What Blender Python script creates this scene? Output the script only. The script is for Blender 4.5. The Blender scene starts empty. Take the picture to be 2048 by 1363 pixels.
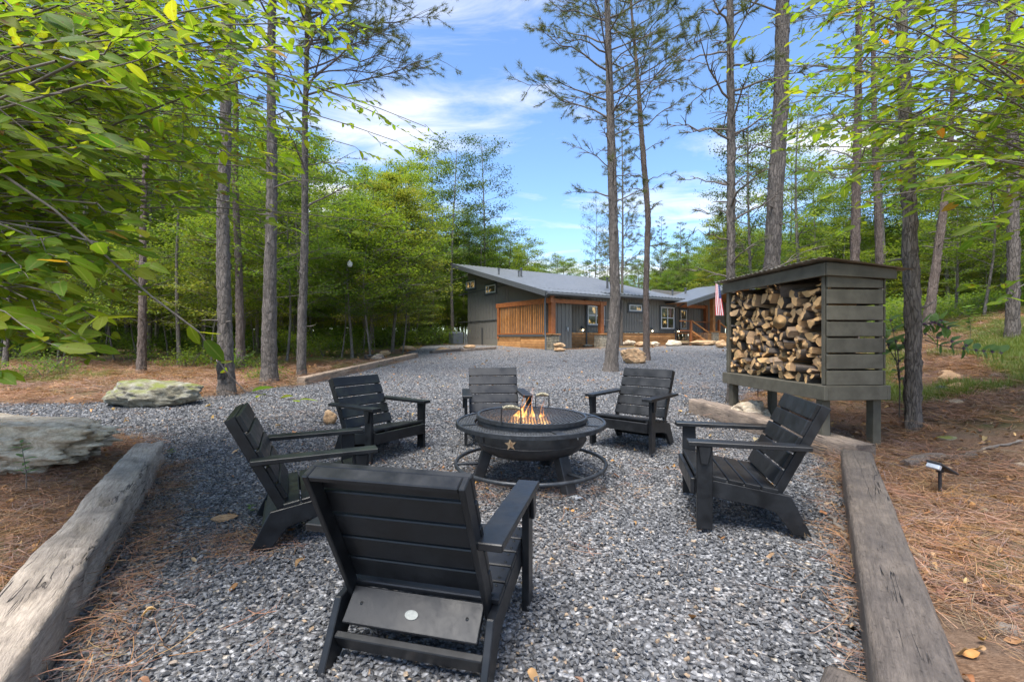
import bpy, bmesh, math, random
import numpy as np
from mathutils import Vector, Matrix, noise as mn
random.seed(7); RS = np.random.RandomState(11)
SC = bpy.context.scene
COL = SC.collection
R = math.radians
# ------------------------------------------------------------------ camera
CAMH, FPX, CX, CY = 1.204, 906.0, 1024.0, 675.0     # focal length and horizon in pixels of a 2048 wide frame
cd = bpy.data.cameras.new('camera'); cam = bpy.data.objects.new('camera', cd); COL.objects.link(cam)
cam.location = (0, 0, CAMH); cam.rotation_euler = (R(90), 0, 0)
cd.sensor_width = 36; cd.lens = FPX / 2048 * 36; cd.shift_y = (CY - 681.5) / 2048
cd.clip_start = .05; cd.clip_end = 3000
SC.camera = cam
# ------------------------------------------------------------------ light
SUN_AZ, SUN_EL = R(-152), R(67)      # azimuth from +Y towards +X
world = bpy.data.worlds.new('World'); SC.world = world; world.use_nodes = True
SKY_STRENGTH = .14; SUN_STRENGTH = 4.0; EXPOSURE = 1.18
sd = bpy.data.lights.new('sun', 'SUN'); so = bpy.data.objects.new('sun', sd); COL.objects.link(so)
sd.energy = SUN_STRENGTH; sd.angle = R(34); sd.color = (1, .95, .88)
sv = Vector((math.sin(SUN_AZ)*math.cos(SUN_EL), math.cos(SUN_AZ)*math.cos(SUN_EL), math.sin(SUN_EL)))
so.rotation_euler = sv.to_track_quat('Z', 'Y').to_euler(); so.location = (-20, 10, 30)
SC.view_settings.view_transform = 'Standard'; SC.view_settings.look = 'None'
SC.view_settings.exposure = EXPOSURE; SC.view_settings.gamma = 1; SC.view_settings.use_curve_mapping = False
SC.render.engine = 'CYCLES'
SC.cycles.max_bounces = 10; SC.cycles.transparent_max_bounces = 12; SC.cycles.diffuse_bounces = 6
SC.cycles.transmission_bounces = 4; SC.cycles.glossy_bounces = 3
try: SC.cycles.use_denoising = True
except Exception: pass

class NT:
    """tiny node helper"""
    def __init__(s, tree): s.t = tree; s.n = tree.nodes; s.l = tree.links
    def a(s, kind, ins=None, **kw):
        n = s.n.new(kind)
        for k, v in kw.items(): setattr(n, k, v)
        for k, v in (ins or {}).items():
            sk = n.inputs[k]
            if isinstance(v, bpy.types.NodeSocket): s.l.new(v, sk)
            else: sk.default_value = v
        return n
    def math(s, op, a, b=0, c=None, clamp=False):
        n = s.a('ShaderNodeMath', {0: a, 1: b}, operation=op, use_clamp=clamp)
        if c is not None:
            if isinstance(c, bpy.types.NodeSocket): s.l.new(c, n.inputs[2])
            else: n.inputs[2].default_value = c
        return n.outputs[0]
    def vmath(s, op, a, b=None):
        n = s.a('ShaderNodeVectorMath', {0: a}, operation=op)
        if b is not None:
            if isinstance(b, bpy.types.NodeSocket): s.l.new(b, n.inputs[1])
            else: n.inputs[1].default_value = b
        return n.outputs[0]
    def mix(s, f, a, b, mode='MIX'):
        n = s.n.new('ShaderNodeMix'); n.data_type = 'RGBA'; n.blend_type = mode
        for idx, v in ((0, f), (6, a), (7, b)):
            if isinstance(v, bpy.types.NodeSocket): s.l.new(v, n.inputs[idx])
            else: n.inputs[idx].default_value = v if idx == 0 or len(v) == 4 else (*v, 1)
        return n.outputs[2]
    def noise(s, vec, scale, detail=4, rough=.55, dist=0):
        n = s.a('ShaderNodeTexNoise', {'Vector': vec, 'Scale': scale, 'Detail': detail, 'Roughness': rough, 'Distortion': dist})
        return n.outputs[0]
    def ramp(s, f, stops):
        n = s.n.new('ShaderNodeValToRGB'); s.l.new(f, n.inputs[0])
        e = n.color_ramp.elements
        while len(e) < len(stops): e.new(.5)
        for q, (p, c) in zip(e, stops):
            q.position = p; q.color = (*c, 1) if len(c) == 3 else c
        return n.outputs[0]
    def rng(s, v, a, b, c, d):
        return s.a('ShaderNodeMapRange', {0: v, 1: a, 2: b, 3: c, 4: d}).outputs[0]

# sky: physical sky with broken thin cloud
w = NT(world.node_tree); w.n.clear()
sky = w.a('ShaderNodeTexSky'); sky.sky_type = 'NISHITA'; sky.sun_disc = False
sky.sun_elevation = SUN_EL; sky.sun_rotation = SUN_AZ; sky.air_density = 1.0; sky.dust_density = .3; sky.ozone_density = 1.6
tc = w.a('ShaderNodeTexCoord').outputs['Generated']
sep = w.a('ShaderNodeSeparateXYZ', {0: tc})
zz = w.math('MAXIMUM', w.math('ADD', sep.outputs[2], .10), .06)
pl = w.a('ShaderNodeCombineXYZ', {0: w.math('DIVIDE', sep.outputs[0], zz), 1: w.math('DIVIDE', sep.outputs[1], zz), 2: 0.0}).outputs[0]
mp = w.a('ShaderNodeMapping', {0: pl, 'Rotation': (0, 0, R(-24)), 'Scale': (.62, 1.25, 1), 'Location': (3.15, 1.35, 0)}).outputs[0]
c1 = w.noise(mp, .95, 3, .5, .3); c2 = w.noise(mp, 3.4, 7, .62, .6)
cm = w.math('ADD', w.math('MULTIPLY', c1, .72), w.math('MULTIPLY', c2, .28))
cmask = w.rng(cm, .49, .63, 0, .95)
cmask = w.math('POWER', cmask, 1.25)
skyc = w.mix(1.0, sky.outputs[0], (.76, .885, 1.02, 1), 'MULTIPLY')
wc = w.mix(cmask, skyc, (4.5, 4.45, 4.4, 1))
bg = w.a('ShaderNodeBackground', {0: wc, 1: SKY_STRENGTH})
wo = w.a('ShaderNodeOutputWorld'); w.l.new(bg.outputs[0], wo.inputs[0])

# ------------------------------------------------------------------ terrain
def height(x, y):
    x = np.asarray(x, float); y = np.asarray(y, float)
    b = .033*np.clip(y-3.2, 0, 23) + .012*np.clip(y-32, 0, 60)
    s = x-3.8-.55*np.maximum(0, y-8)
    r = .21*np.where(s > 8, 8, np.where(s > .3, s, np.where(s < -.3, 0, (s+.3)**2/1.2)))
    n = .03*np.sin(x*.9+1.3)*np.sin(y*.7+.4)*np.clip((np.abs(x+.5)-4)/3, 0, 1)
    return b+r+n
def hz(x, y): return float(height(x, y))
def G(px, py):
    """ground point seen at a pixel of the 2048 wide photograph"""
    dx = (px-CX)/FPX; dz = -(py-CY)/FPX
    d = 1.2; st = .02
    while d < 80:
        if CAMH+dz*d <= hz(dx*d, d): break
        d += st
    return Vector((dx*d, d, hz(dx*d, d)))
def P(px, py, d):
    return Vector(((px-CX)/FPX*d, d, CAMH-(py-CY)/FPX*d))
def inpoly(x, y, poly):
    x = np.asarray(x); y = np.asarray(y); c = np.zeros(x.shape, bool); n = len(poly)
    for i in range(n):
        x1, y1 = poly[i]; x2, y2 = poly[(i+1) % n]
        t = ((y1 > y) != (y2 > y))
        with np.errstate(all='ignore'):
            c ^= t & (x < (x2-x1)*(y-y1)/((y2-y1) if y2 != y1 else 1e-9)+x1)
    return c
GRAVEL = [(-1.6,.4),(-1.68,1.55),(-3.3,4.2),(-3.9,4.9),(-5.6,5.35),(-9,5.6),(-20,5.9),(-20,7.5),(-8.6,7.35),(-6.2,7.55),(-5.0,8.3),
          (-4.75,9.2),(-4.35,10),(-3.95,13),(-3.6,17),(-4.6,20),(-5,27),(-3.2,29),(1.5,23.3),(2.6,22),(9,25.8),(17,31),(24,33),(21,26),(14.5,18.5),(9,12.5),(5.2,8.6),
          (3.6,7.3),(2.85,6.4),(3.1,4.3),(1.3,1.55),(1.0,.4)]

# ------------------------------------------------------------------ object helpers
def tag(o, label=None, cat=None, group=None, kind=None):
    if label: o['label'] = label
    if cat: o['category'] = cat
    if group: o['group'] = group
    if kind: o['kind'] = kind
    return o
def empty(name, loc, rz=0, label=None, cat=None, group=None):
    o = bpy.data.objects.new(name, None); COL.objects.link(o); o.empty_display_size = .1
    o.location = loc; o.rotation_euler = (0, 0, rz); return tag(o, label, cat, group)
def link(name, me, parent=None, loc=None, rot=None, scale=None):
    o = bpy.data.objects.new(name, me); COL.objects.link(o); o.parent = parent
    if loc is not None: o.location = loc
    if rot is not None: o.rotation_euler = rot
    if scale is not None: o.scale = scale if hasattr(scale, '__len__') else (scale,)*3
    return o
def copytree(o, parent=None):
    c = o.copy(); COL.objects.link(c); c.parent = parent
    for ch in [q for q in o.children]: copytree(ch, c)
    return c
def npmesh(name, V, F, mats, mi=None, smooth=False, attr=None):
    """V n*3, F list of equal-size faces (array m*k)"""
    me = bpy.data.meshes.new(name); V = np.asarray(V, np.float32); F = np.asarray(F, np.int32)
    k = F.shape[1]; m = F.shape[0]
    me.vertices.add(len(V)); me.vertices.foreach_set('co', V.ravel())
    me.loops.add(m*k); me.loops.foreach_set('vertex_index', F.ravel())
    me.polygons.add(m); me.polygons.foreach_set('loop_start', np.arange(0, m*k, k, dtype=np.int32))
    try: me.polygons.foreach_set('loop_total', np.full(m, k, np.int32))
    except Exception: pass
    for q in (mats if isinstance(mats, (list, tuple)) else [mats]): me.materials.append(q)
    if mi is not None: me.polygons.foreach_set('material_index', np.asarray(mi, np.int32))
    me.polygons.foreach_set('use_smooth', np.full(m, bool(smooth)))
    if attr is not None:
        a = me.attributes.new('rnd', 'FLOAT', 'POINT'); a.data.foreach_set('value', np.asarray(attr, np.float32))
    me.update(calc_edges=True); me.validate(); return me
class MB:
    def __init__(s): s.v = []; s.f = []; s.m = []; s.sm = []
    def add(s, V, F, mi=0, sm=False):
        b = len(s.v); s.v += [tuple(p) for p in V]
        for f in F: s.f.append(tuple(b+i for i in f)); s.m.append(mi); s.sm.append(sm)
    def box(s, c, sz, rot=None, mi=0, ch=0, taper=None):
        hx, hy, hz_ = sz[0]/2, sz[1]/2, sz[2]/2
        M_ = rot if rot is not None else Matrix.Identity(3)
        if not hasattr(M_, 'to_quaternion'): M_ = M_.to_matrix()
        c = Vector(c)
        if ch <= 0:
            V = [c+M_@Vector((sx*hx, sy*hy, z_*hz_)) for z_ in (-1, 1) for sy in (-1, 1) for sx in (-1, 1)]
            F = [(0,2,3,1),(4,5,7,6),(0,1,5,4),(2,6,7,3),(0,4,6,2),(1,3,7,5)]
            s.add(V, F, mi); return s
        V = []; idx = {}
        for z_ in (-1, 1):
            for sy in (-1, 1):
                for sx in (-1, 1):
                    for ax in range(3):
                        d = [sx*(hx-ch), sy*(hy-ch), z_*(hz_-ch)]
                        d[ax] = (sx*hx, sy*hy, z_*hz_)[ax]
                        idx[(sx, sy, z_, ax)] = len(V); V.append(c+M_@Vector(d))
        F = []
        for ax in range(3):
            o1, o2 = (ax+1) % 3, (ax+2) % 3
            for sg in (-1, 1):
                q = []
                for a_, b_ in ((-1,-1),(1,-1),(1,1),(-1,1)):
                    k = [0,0,0]; k[ax] = sg; k[o1] = a_; k[o2] = b_; q.append(idx[(*k, ax)])
                F.append(tuple(q if sg > 0 else q[::-1]))
            for a_ in (-1, 1):
                for b_ in (-1, 1):
                    k = [0,0,0]; k[o1] = a_; k[o2] = b_
                    k0 = list(k); k0[ax] = -1; k1 = list(k); k1[ax] = 1
                    q = [idx[(*k0, o1)], idx[(*k1, o1)], idx[(*k1, o2)], idx[(*k0, o2)]]
                    F.append(tuple(q if a_*b_ < 0 else q[::-1]))
        for sx in (-1, 1):
            for sy in (-1, 1):
                for z_ in (-1, 1):
                    q = [idx[(sx, sy, z_, a_)] for a_ in range(3)]
                    F.append(tuple(q if sx*sy*z_ > 0 else q[::-1]))
        s.add(V, F, mi); return s
    def beam(s, a, b, wd, ht, mi=0, ch=0, up=(0,0,1)):
        a = Vector(a); b = Vector(b); d = (b-a); L = d.length; d.normalize()
        u = Vector(up); x = d.cross(u)
        if x.length < 1e-4: x = Vector((1,0,0))
        x.normalize(); z = x.cross(d)
        M_ = Matrix((x, d, z)).transposed()
        return s.box((a+b)/2, (wd, L, ht), M_, mi, ch)
    def prism(s, poly, x0, x1, mi=0, ax='x'):
        """poly of (y,z) extruded along x (or (x,z) along y, (x,y) along z)"""
        n = len(poly)
        ar = sum(poly[i][0]*poly[(i+1)%n][1]-poly[(i+1)%n][0]*poly[i][1] for i in range(n))
        if ar < 0: poly = poly[::-1]
        mk = {'x': lambda t, p: (t, p[0], p[1]), 'y': lambda t, p: (p[0], t, p[1]), 'z': lambda t, p: (p[0], p[1], t)}[ax]
        if x0 > x1: x0, x1 = x1, x0
        V = [mk(x0, p) for p in poly]+[mk(x1, p) for p in poly]
        F = [tuple(range(n))[::-1], tuple(range(n, 2*n))]+[(i, (i+1)%n, n+(i+1)%n, n+i) for i in range(n)]
        if ax == 'y': F = [f[::-1] for f in F]
        s.add(V, F, mi); return s
    def tube(s, pts, rad, n=8, mi=0, caps=True, sm=True, closed=False):
        pts = [Vector(p) for p in pts]; m = len(pts)
        if not hasattr(rad, '__len__'): rad = [rad]*m
        V = []; ref = None
        for i, p in enumerate(pts):
            if closed: t = pts[(i+1) % m]-pts[i-1]
            else: t = pts[min(i+1, m-1)]-pts[max(i-1, 0)]
            t.normalize()
            if ref is None:
                ref = Vector((0,0,1)) if abs(t.z) < .9 else Vector((1,0,0))
            x = ref-t*ref.dot(t)
            if x.length < 1e-5: x = t.orthogonal()
            x.normalize(); ref = x; y = t.cross(x)
            for k in range(n):
                a_ = 2*math.pi*k/n; V.append(p+(x*math.cos(a_)+y*math.sin(a_))*rad[i])
        F = []
        for i in range(m if closed else m-1):
            j = (i+1) % m
            for k in range(n): F.append((i*n+k, i*n+(k+1)%n, j*n+(k+1)%n, j*n+k))
        s.add(V, F, mi, sm)
        if caps and not closed:
            s.add(V[:n], [tuple(range(n))[::-1]], mi); s.add(V[-n:], [tuple(range(n))], mi)
        return s
    def lathe(s, prof, n=48, mi=0, sm=True, c=(0,0)):
        V = []
        for r_, z_ in prof:
            for k in range(n):
                a_ = 2*math.pi*k/n; V.append((c[0]+r_*math.cos(a_), c[1]+r_*math.sin(a_), z_))
        F = []
        for i in range(len(prof)-1):
            for k in range(n): F.append((i*n+k, i*n+(k+1)%n, (i+1)*n+(k+1)%n, (i+1)*n+k))
        s.add(V, F, mi, sm); return s
    def mesh(s, name, mats, bevel=0):
        me = bpy.data.meshes.new(name); me.from_pydata(s.v, [], s.f)
        for q in (mats if isinstance(mats, (list, tuple)) else [mats]): me.materials.append(q)
        me.polygons.foreach_set('material_index', s.m); me.polygons.foreach_set('use_smooth', s.sm)
        me.update()
        if bevel:
            bm = bmesh.new(); bm.from_mesh(me)
            es = [e for e in bm.edges if len(e.link_faces) == 2 and e.calc_face_angle(0) > .3]
            bmesh.ops.bevel(bm, geom=es, offset=bevel, segments=1, affect='EDGES', clamp_overlap=True)
            bm.to_mesh(me); bm.free()
        return me
    def obj(s, name, mats, parent=None, bevel=0, **kw):
        return link(name, s.mesh(name, mats, bevel), parent, **kw)

# ------------------------------------------------------------------ materials
def newmat(name):
    m = bpy.data.materials.new(name); m.use_nodes = True
    t = NT(m.node_tree); t.n.clear()
    out = t.a('ShaderNodeOutputMaterial'); bs = t.a('ShaderNodeBsdfPrincipled')
    t.l.new(bs.outputs[0], out.inputs[0]); return m, t, bs, out
def setc(t, bs, key, v):
    if isinstance(v, bpy.types.NodeSocket): t.l.new(v, bs.inputs[key])
    else: bs.inputs[key].default_value = (*v, 1) if hasattr(v, '__len__') and len(v) == 3 else v
def objco(t, scale=(1,1,1), rand=True):
    c = t.a('ShaderNodeTexCoord').outputs['Object']
    if rand:
        r_ = t.a('ShaderNodeObjectInfo').outputs['Random']
        c = t.vmath('ADD', c, t.a('ShaderNodeCombineXYZ', {0: t.math('MULTIPLY', r_, 37.), 1: t.math('MULTIPLY', r_, 91.), 2: t.math('MULTIPLY', r_, 53.)}).outputs[0])
    return t.a('ShaderNodeMapping', {0: c, 'Scale': scale}).outputs[0]
def bump(t, bs, h, strength, dist=.01):
    b = t.a('ShaderNodeBump', {'Height': h, 'Strength': strength, 'Distance': dist}); t.l.new(b.outputs[0], bs.inputs['Normal'])
def simple(name, c1, c2=None, rough=.6, scale=8, stretch=(1,1,1), bmp=.3, bd=.004, metal=0, rr=None, spec=.5, contrast=(.35,.65), detail=5, objvar=0):
    m, t, bs, out = newmat(name)
    co = objco(t, stretch); nz = t.noise(co, scale, detail, .6)
    f = t.rng(nz, contrast[0], contrast[1], 0, 1)
    col = t.mix(f, c1, c2 or tuple(q*.75 for q in c1))
    if objvar:
        r_ = t.a('ShaderNodeObjectInfo').outputs['Random']
        col = t.mix(1.0, col, t.a('ShaderNodeCombineXYZ', {0: t.rng(r_, 0, 1, 1-objvar, 1+objvar), 1: t.rng(r_, 0, 1, 1-objvar, 1+objvar), 2: t.rng(r_, 0, 1, 1-objvar*1.1, 1+objvar*.9)}).outputs[0], 'MULTIPLY')
    setc(t, bs, 'Base Color', col)
    if rr: setc(t, bs, 'Roughness', t.rng(t.noise(co, scale*.6, 3), .35, .65, rr[0], rr[1]))
    else: bs.inputs['Roughness'].default_value = rough
    bs.inputs['Metallic'].default_value = metal
    bs.inputs['Specular IOR Level'].default_value = spec
    if bmp: bump(t, bs, t.noise(co, scale*2.2, 6, .65), bmp, bd)
    return m
MT = {}
# wet black plastic lumber
def chair_mat(name, green):
    m, t, bs, out = newmat(name)
    co = objco(t, (1,1,1)); n1 = t.noise(co, 9, 5, .6); n2 = t.noise(co, 46, 4, .6)
    ge = t.a('ShaderNodeNewGeometry'); up = t.a('ShaderNodeSeparateXYZ', {0: ge.outputs['Normal']}).outputs[2]
    col = t.mix(t.rng(n1, .35, .7, 0, 1), (.008,.0085,.0095), (.019,.020,.022))
    spots = t.rng(n2, .58, .72, 0, 1)
    col = t.mix(t.math('MULTIPLY', spots, .55), col, (.006,.006,.007))
    if green: col = t.mix(t.math('MULTIPLY', t.rng(n1, .45, .75, 0, .75), t.math('MAXIMUM', up, 0)), col, (.030,.042,.018))
    setc(t, bs, 'Base Color', col)
    setc(t, bs, 'Roughness', t.rng(t.math('ADD', t.math('MULTIPLY', n1, .7), t.math('MULTIPLY', n2, .3)), .38, .62, .30, .46))
    bs.inputs['Specular IOR Level'].default_value = .36
    bump(t, bs, t.noise(co, 420, 3, .7), .22, .0012)
    return m
MT['chair'] = chair_mat('black_poly_lumber', False); MT['chair_green'] = chair_mat('black_poly_lumber_algae', True)
MT['steel'] = simple('black_steel', (.016,.016,.017), (.03,.03,.032), scale=20, rr=(.35,.6), bmp=.25, bd=.001)
MT['steel_ring'] = simple('grey_worn_steel', (.05,.055,.062), (.025,.027,.03), scale=26, rr=(.3,.5), bmp=.2, bd=.001, metal=.35)
MT['mesh_metal'] = simple('glint_toned_mesh_steel', (.17,.175,.18), (.09,.092,.095), scale=40, rr=(.25,.45), bmp=.1, bd=.001, metal=.4)  # pale base colour stands in for light reflected off the mesh bars
MT['rust'] = simple('rusted_steel', (.22,.12,.06), (.42,.32,.20), scale=60, rough=.8)
MT['brass'] = simple('coiled_wire', (.55,.50,.36), (.35,.30,.2), scale=30, rough=.35, metal=.8)
MT['bright'] = simple('worn_bright_steel', (.62,.64,.66), (.42,.44,.46), scale=30, rough=.35, metal=.3)
MT['badge'] = simple('cream_badge', (.33,.34,.30), (.24,.25,.22), scale=140, rough=.4, bmp=.4, bd=.001)
MT['screw'] = simple('screw_black', (.004,.004,.004), rough=.4, bmp=0)
def bark(name, a, b, c, sc=1, moss=0):
    m, t, bs, out = newmat(name)
    co = objco(t, (1.15,1.15,.24)); w1 = t.noise(co, 7*sc, 5, .65); wv = t.vmath('ADD', co, t.a('ShaderNodeCombineXYZ', {0: t.math('MULTIPLY', w1, .22), 1: t.math('MULTIPLY', w1, .18), 2: 0.}).outputs[0])
    vo = t.a('ShaderNodeTexVoronoi', {'Vector': wv, 'Scale': 24*sc, 'Randomness': 1.}, feature='DISTANCE_TO_EDGE').outputs[0]
    vc = t.a('ShaderNodeTexVoronoi', {'Vector': wv, 'Scale': 24*sc}, feature='F1').outputs['Color']
    fine = t.noise(co, 60*sc, 6, .7)
    crack = t.rng(t.math('ADD', vo, t.math('MULTIPLY', t.math('SUBTRACT', t.noise(co, 50*sc, 5, .7), .5), .22)), -.02, .12, .42, 1)
    base = t.mix(t.rng(w1, .35, .65, 0, 1), a, b)
    base = t.mix(t.math('MULTIPLY', t.a('ShaderNodeSeparateColor', {0: vc}).outputs[0], .5), base, tuple(q*1.45 for q in b))
    col = t.mix(crack, c, base)
    col = t.mix(t.rng(fine, .45, .75, 0, .55), col, tuple(q*.45 for q in a))
    if moss: col = t.mix(t.rng(t.noise(co, 5, 4), .5, .72, 0, moss), col, (.10,.13,.05))
    setc(t, bs, 'Base Color', col); bs.inputs['Roughness'].default_value = .9
    bs.inputs['Specular IOR Level'].default_value = .2
    hgt = t.math('ADD', t.math('MULTIPLY', crack, .8), t.math('MULTIPLY', fine, .5))
    bump(t, bs, hgt, .95, .022/sc)
    return m
MT['bark'] = bark('pine_bark', (.105,.090,.076), (.185,.158,.136), (.036,.030,.026))
MT['bark_red'] = bark('pine_bark_reddish', (.12,.088,.07), (.195,.152,.125), (.042,.028,.023), 1.1)
MT['bark_far'] = bark('forest_bark', (.13,.11,.09), (.21,.18,.155), (.05,.045,.035), .8, .5)
MT['twig'] = simple('twig_bark', (.10,.08,.065), (.17,.145,.12), scale=20, rough=.85)
MT['deadwood'] = simple('grey_dead_branch', (.22,.19,.16), (.12,.10,.085), scale=16, rough=.9)
def leafmat(name, cols, trans=.5, brown=0, vein=False, rough=.45, objv=.25):
    m = bpy.data.materials.new(name); m.use_nodes = True; t = NT(m.node_tree); t.n.clear()
    out = t.a('ShaderNodeOutputMaterial')
    at = t.a('ShaderNodeAttribute', attribute_name='rnd').outputs['Fac']
    oi = t.a('ShaderNodeObjectInfo').outputs['Random']
    f = t.math('FRACT', t.math('ADD', at, t.math('MULTIPLY', oi, 3.7)))
    n = len(cols); col = t.ramp(f, [(i/(max(n-1, 1)), c) for i, c in enumerate(cols)])
    co = objco(t)
    if objv:
        r2 = t.math('FRACT', t.math('MULTIPLY', oi, 17.3))
        col = t.mix(1.0, col, t.a('ShaderNodeCombineXYZ', {0: t.rng(r2, 0, 1, 1-objv, 1+objv*1.3), 1: t.rng(r2, 0, 1, 1-objv*.6, 1+objv*.7), 2: t.rng(oi, 0, 1, 1-objv, 1+objv)}).outputs[0], 'MULTIPLY')
    if brown:
        bn = t.noise(co, 16, 3, .6)
        col = t.mix(t.rng(bn, .61, .68, 0, brown), col, (.16,.055,.015))
    if vein:
        vn = t.a('ShaderNodeAttribute', attribute_name='mid').outputs['Fac']
        col = t.mix(t.rng(vn, .0, .16, .55, 0), col, (.34,.38,.10)); ed = t.rng(vn, .8, 1., 0, .35); col = t.mix(ed, col, (.16,.12,.02))
    bs = t.a('ShaderNodeBsdfPrincipled', {'Base Color': col, 'Roughness': rough, 'Specular IOR Level': .22})
    tr = t.a('ShaderNodeBsdfTranslucent', {0: t.mix(1., col, (1.35, 1.25, .55, 1), 'MULTIPLY')})
    mx = t.a('ShaderNodeMixShader', {0: trans}); t.l.new(bs.outputs[0], mx.inputs[1]); t.l.new(tr.outputs[0], mx.inputs[2])
    t.l.new(mx.outputs[0], out.inputs[0]); return m
MT['leaf'] = leafmat('forest_leaf', [(.075,.14,.025),(.11,.19,.03),(.15,.23,.04),(.20,.27,.045),(.10,.18,.035),(.15,.23,.06)], .6)
MT['leaf_yellow'] = leafmat('yellow_green_leaf', [(.17,.22,.03),(.24,.27,.04),(.15,.21,.03),(.30,.28,.05)], .5)
MT['leaf_dark'] = leafmat('dark_green_leaf', [(.035,.075,.02),(.055,.105,.025),(.08,.13,.03),(.05,.09,.03)], .45)
MT['leaf_near'] = leafmat('near_leaf', [(.095,.20,.02),(.135,.25,.022),(.19,.28,.025),(.07,.15,.02),(.25,.30,.03),(.11,.21,.02)], .66, brown=.85, rough=.5, objv=.3, vein=True)
MT['leaf_orange'] = leafmat('turned_leaf', [(.42,.20,.03),(.36,.27,.04),(.30,.10,.03)], .45, brown=.9, vein=True)
MT['needle'] = leafmat('pine_needles', [(.08,.11,.04),(.11,.14,.05),(.14,.16,.06),(.09,.12,.05)], .4)
MT['grass'] = leafmat('grass', [(.10,.16,.03),(.15,.21,.05),(.20,.22,.07)], .4, objv=.2)
MT['straw'] = leafmat('pine_straw', [(.23,.115,.06),(.31,.18,.105),(.17,.09,.055),(.37,.26,.17),(.12,.068,.045)], .12, objv=.3, rough=.6)
MT['litter'] = leafmat('leaf_litter', [(.28,.14,.06),(.40,.24,.11),(.20,.09,.045),(.48,.36,.20)], .15, objv=.3, rough=.6)
# ------------------------------------------------------------------ ground
def geo_axis(a, b, near, c=0, g=1.05, mx=12):
    out = [c]; s = near; v = c
    while v < b: v += s; out.append(v); s = min(s*g, mx)
    s = near; v = c
    while v > a: v -= s; out.insert(0, v); s = min(s*g, mx)
    return np.array(out)
def ground_mat():
    m, t, bs, out = newmat('forest_floor')
    co = t.a('ShaderNodeTexCoord').outputs['Object']
    big = t.noise(co, .35, 4, .6); mid = t.noise(co, 3, 6, .65); fine = t.noise(co, 42, 6, .75)
    stre = t.noise(t.a('ShaderNodeMapping', {0: co, 'Rotation': (0, 0, .6), 'Scale': (20, 90, 20)}).outputs[0], 1.2, 4, .6, 1.5)
    straw = t.ramp(t.math('ADD', t.math('MULTIPLY', fine, .5), t.math('MULTIPLY', stre, .5)), [(.32, (.06,.038,.026)), (.48, (.17,.10,.06)), (.62, (.28,.18,.115)), (.75, (.38,.27,.19))])
    dirt = t.mix(fine, (.10,.065,.045), (.26,.19,.14))
    col = t.mix(t.rng(mid, .45, .62, 0, .7), straw, dirt)
    g = t.rng(big, .50, .60, 0, .75)
    col = t.mix(t.math('MULTIPLY', g, t.rng(mid, .35, .6, .2, 1)), col, (.09,.13,.035))
    setc(t, bs, 'Base Color', col); bs.inputs['Roughness'].default_value = .95; bs.inputs['Specular IOR Level'].default_value = .15
    bump(t, bs, t.math('ADD', fine, stre), .7, .03); return m
def gravel_mat():
    m, t, bs, out = newmat('gravel_sheet')
    co = t.a('ShaderNodeTexCoord').outputs['Object']
    wv = t.vmath('ADD', co, t.vmath('MULTIPLY', t.a('ShaderNodeTexNoise', {'Vector': co, 'Scale': 44.}).outputs['Color'], (.014, .014, .014)))
    vo = t.a('ShaderNodeTexVoronoi', {'Vector': wv, 'Scale': 44.}); cc = t.a('ShaderNodeSeparateColor', {0: vo.outputs['Color']})
    col = t.ramp(cc.outputs[0], [(0, (.07,.07,.072)), (.4, (.18,.18,.184)), (.75, (.30,.30,.305)), (.93, (.43,.43,.435)), (1, (.42,.35,.26))])
    ed = t.rng(vo.outputs['Distance'], .3, .8, 1, .35)
    col = t.mix(1., col, t.a('ShaderNodeCombineXYZ', {0: ed, 1: ed, 2: ed}).outputs[0], 'MULTIPLY')
    pat = t.noise(co, .55, 5, .6)
    col = t.mix(t.rng(pat, .52, .68, 0, .35), col, (.22,.15,.10))
    setc(t, bs, 'Base Color', col); setc(t, bs, 'Roughness', t.rng(cc.outputs[1], 0, 1, .4, .8))
    bump(t, bs, t.math('ADD', t.math('MULTIPLY', vo.outputs['Distance'], -1.), t.math('MULTIPLY', cc.outputs[2], .6)), .9, .02); return m
MT['ground'] = ground_mat(); MT['gravel'] = gravel_mat()
gx = geo_axis(-420, 420, .16, 0, 1.035, 14); gy = geo_axis(-30, 520, .16, 2, 1.03, 14)
X, Y = np.meshgrid(gx, gy); Z = height(X, Y)
# gravel lies a little lower than the soil beside it near the seating area
ing = inpoly(X, Y, GRAVEL)
Z = Z + np.where(ing, -.05, .0) + np.where(~ing & (Y < 9) & (np.abs(X) < 9), .035, 0)
nx, ny = len(gx), len(gy)
idx = np.arange(nx*ny).reshape(ny, nx)
F = np.stack([idx[:-1,:-1], idx[:-1,1:], idx[1:,1:], idx[1:,:-1]], -1).reshape(-1, 4)
g = link('ground', npmesh('ground', np.stack([X, Y, Z], -1).reshape(-1, 3), F, MT['ground'], smooth=True)); tag(g, kind='structure')
cs = .10
gx = np.arange(-13, 24, cs); gy = np.arange(.4, 33, cs); X, Y = np.meshgrid(gx, gy)
Zg = height(X, Y)+.004*np.sin(X*7)*np.sin(Y*6)
nx, ny = len(gx), len(gy); idx = np.arange(nx*ny).reshape(ny, nx)
F = np.stack([idx[:-1,:-1], idx[:-1,1:], idx[1:,1:], idx[1:,:-1]], -1).reshape(-1, 4)
cxs = (X[:-1,:-1]+cs/2).ravel(); cys = (Y[:-1,:-1]+cs/2).ravel()
jit = RS.uniform(-.07, .07, (2, len(cxs)))
F = F[inpoly(cxs+jit[0], cys+jit[1], GRAVEL) & (np.abs(cxs) < cys*1.3+1.5)]
used, inv = np.unique(F, return_inverse=True)
V = np.stack([X, Y, Zg], -1).reshape(-1, 3)[used]
tag(link('gravel_driveway', npmesh('gravel_driveway', V, inv.reshape(F.shape), MT['gravel'], smooth=True)), kind='structure')

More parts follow.
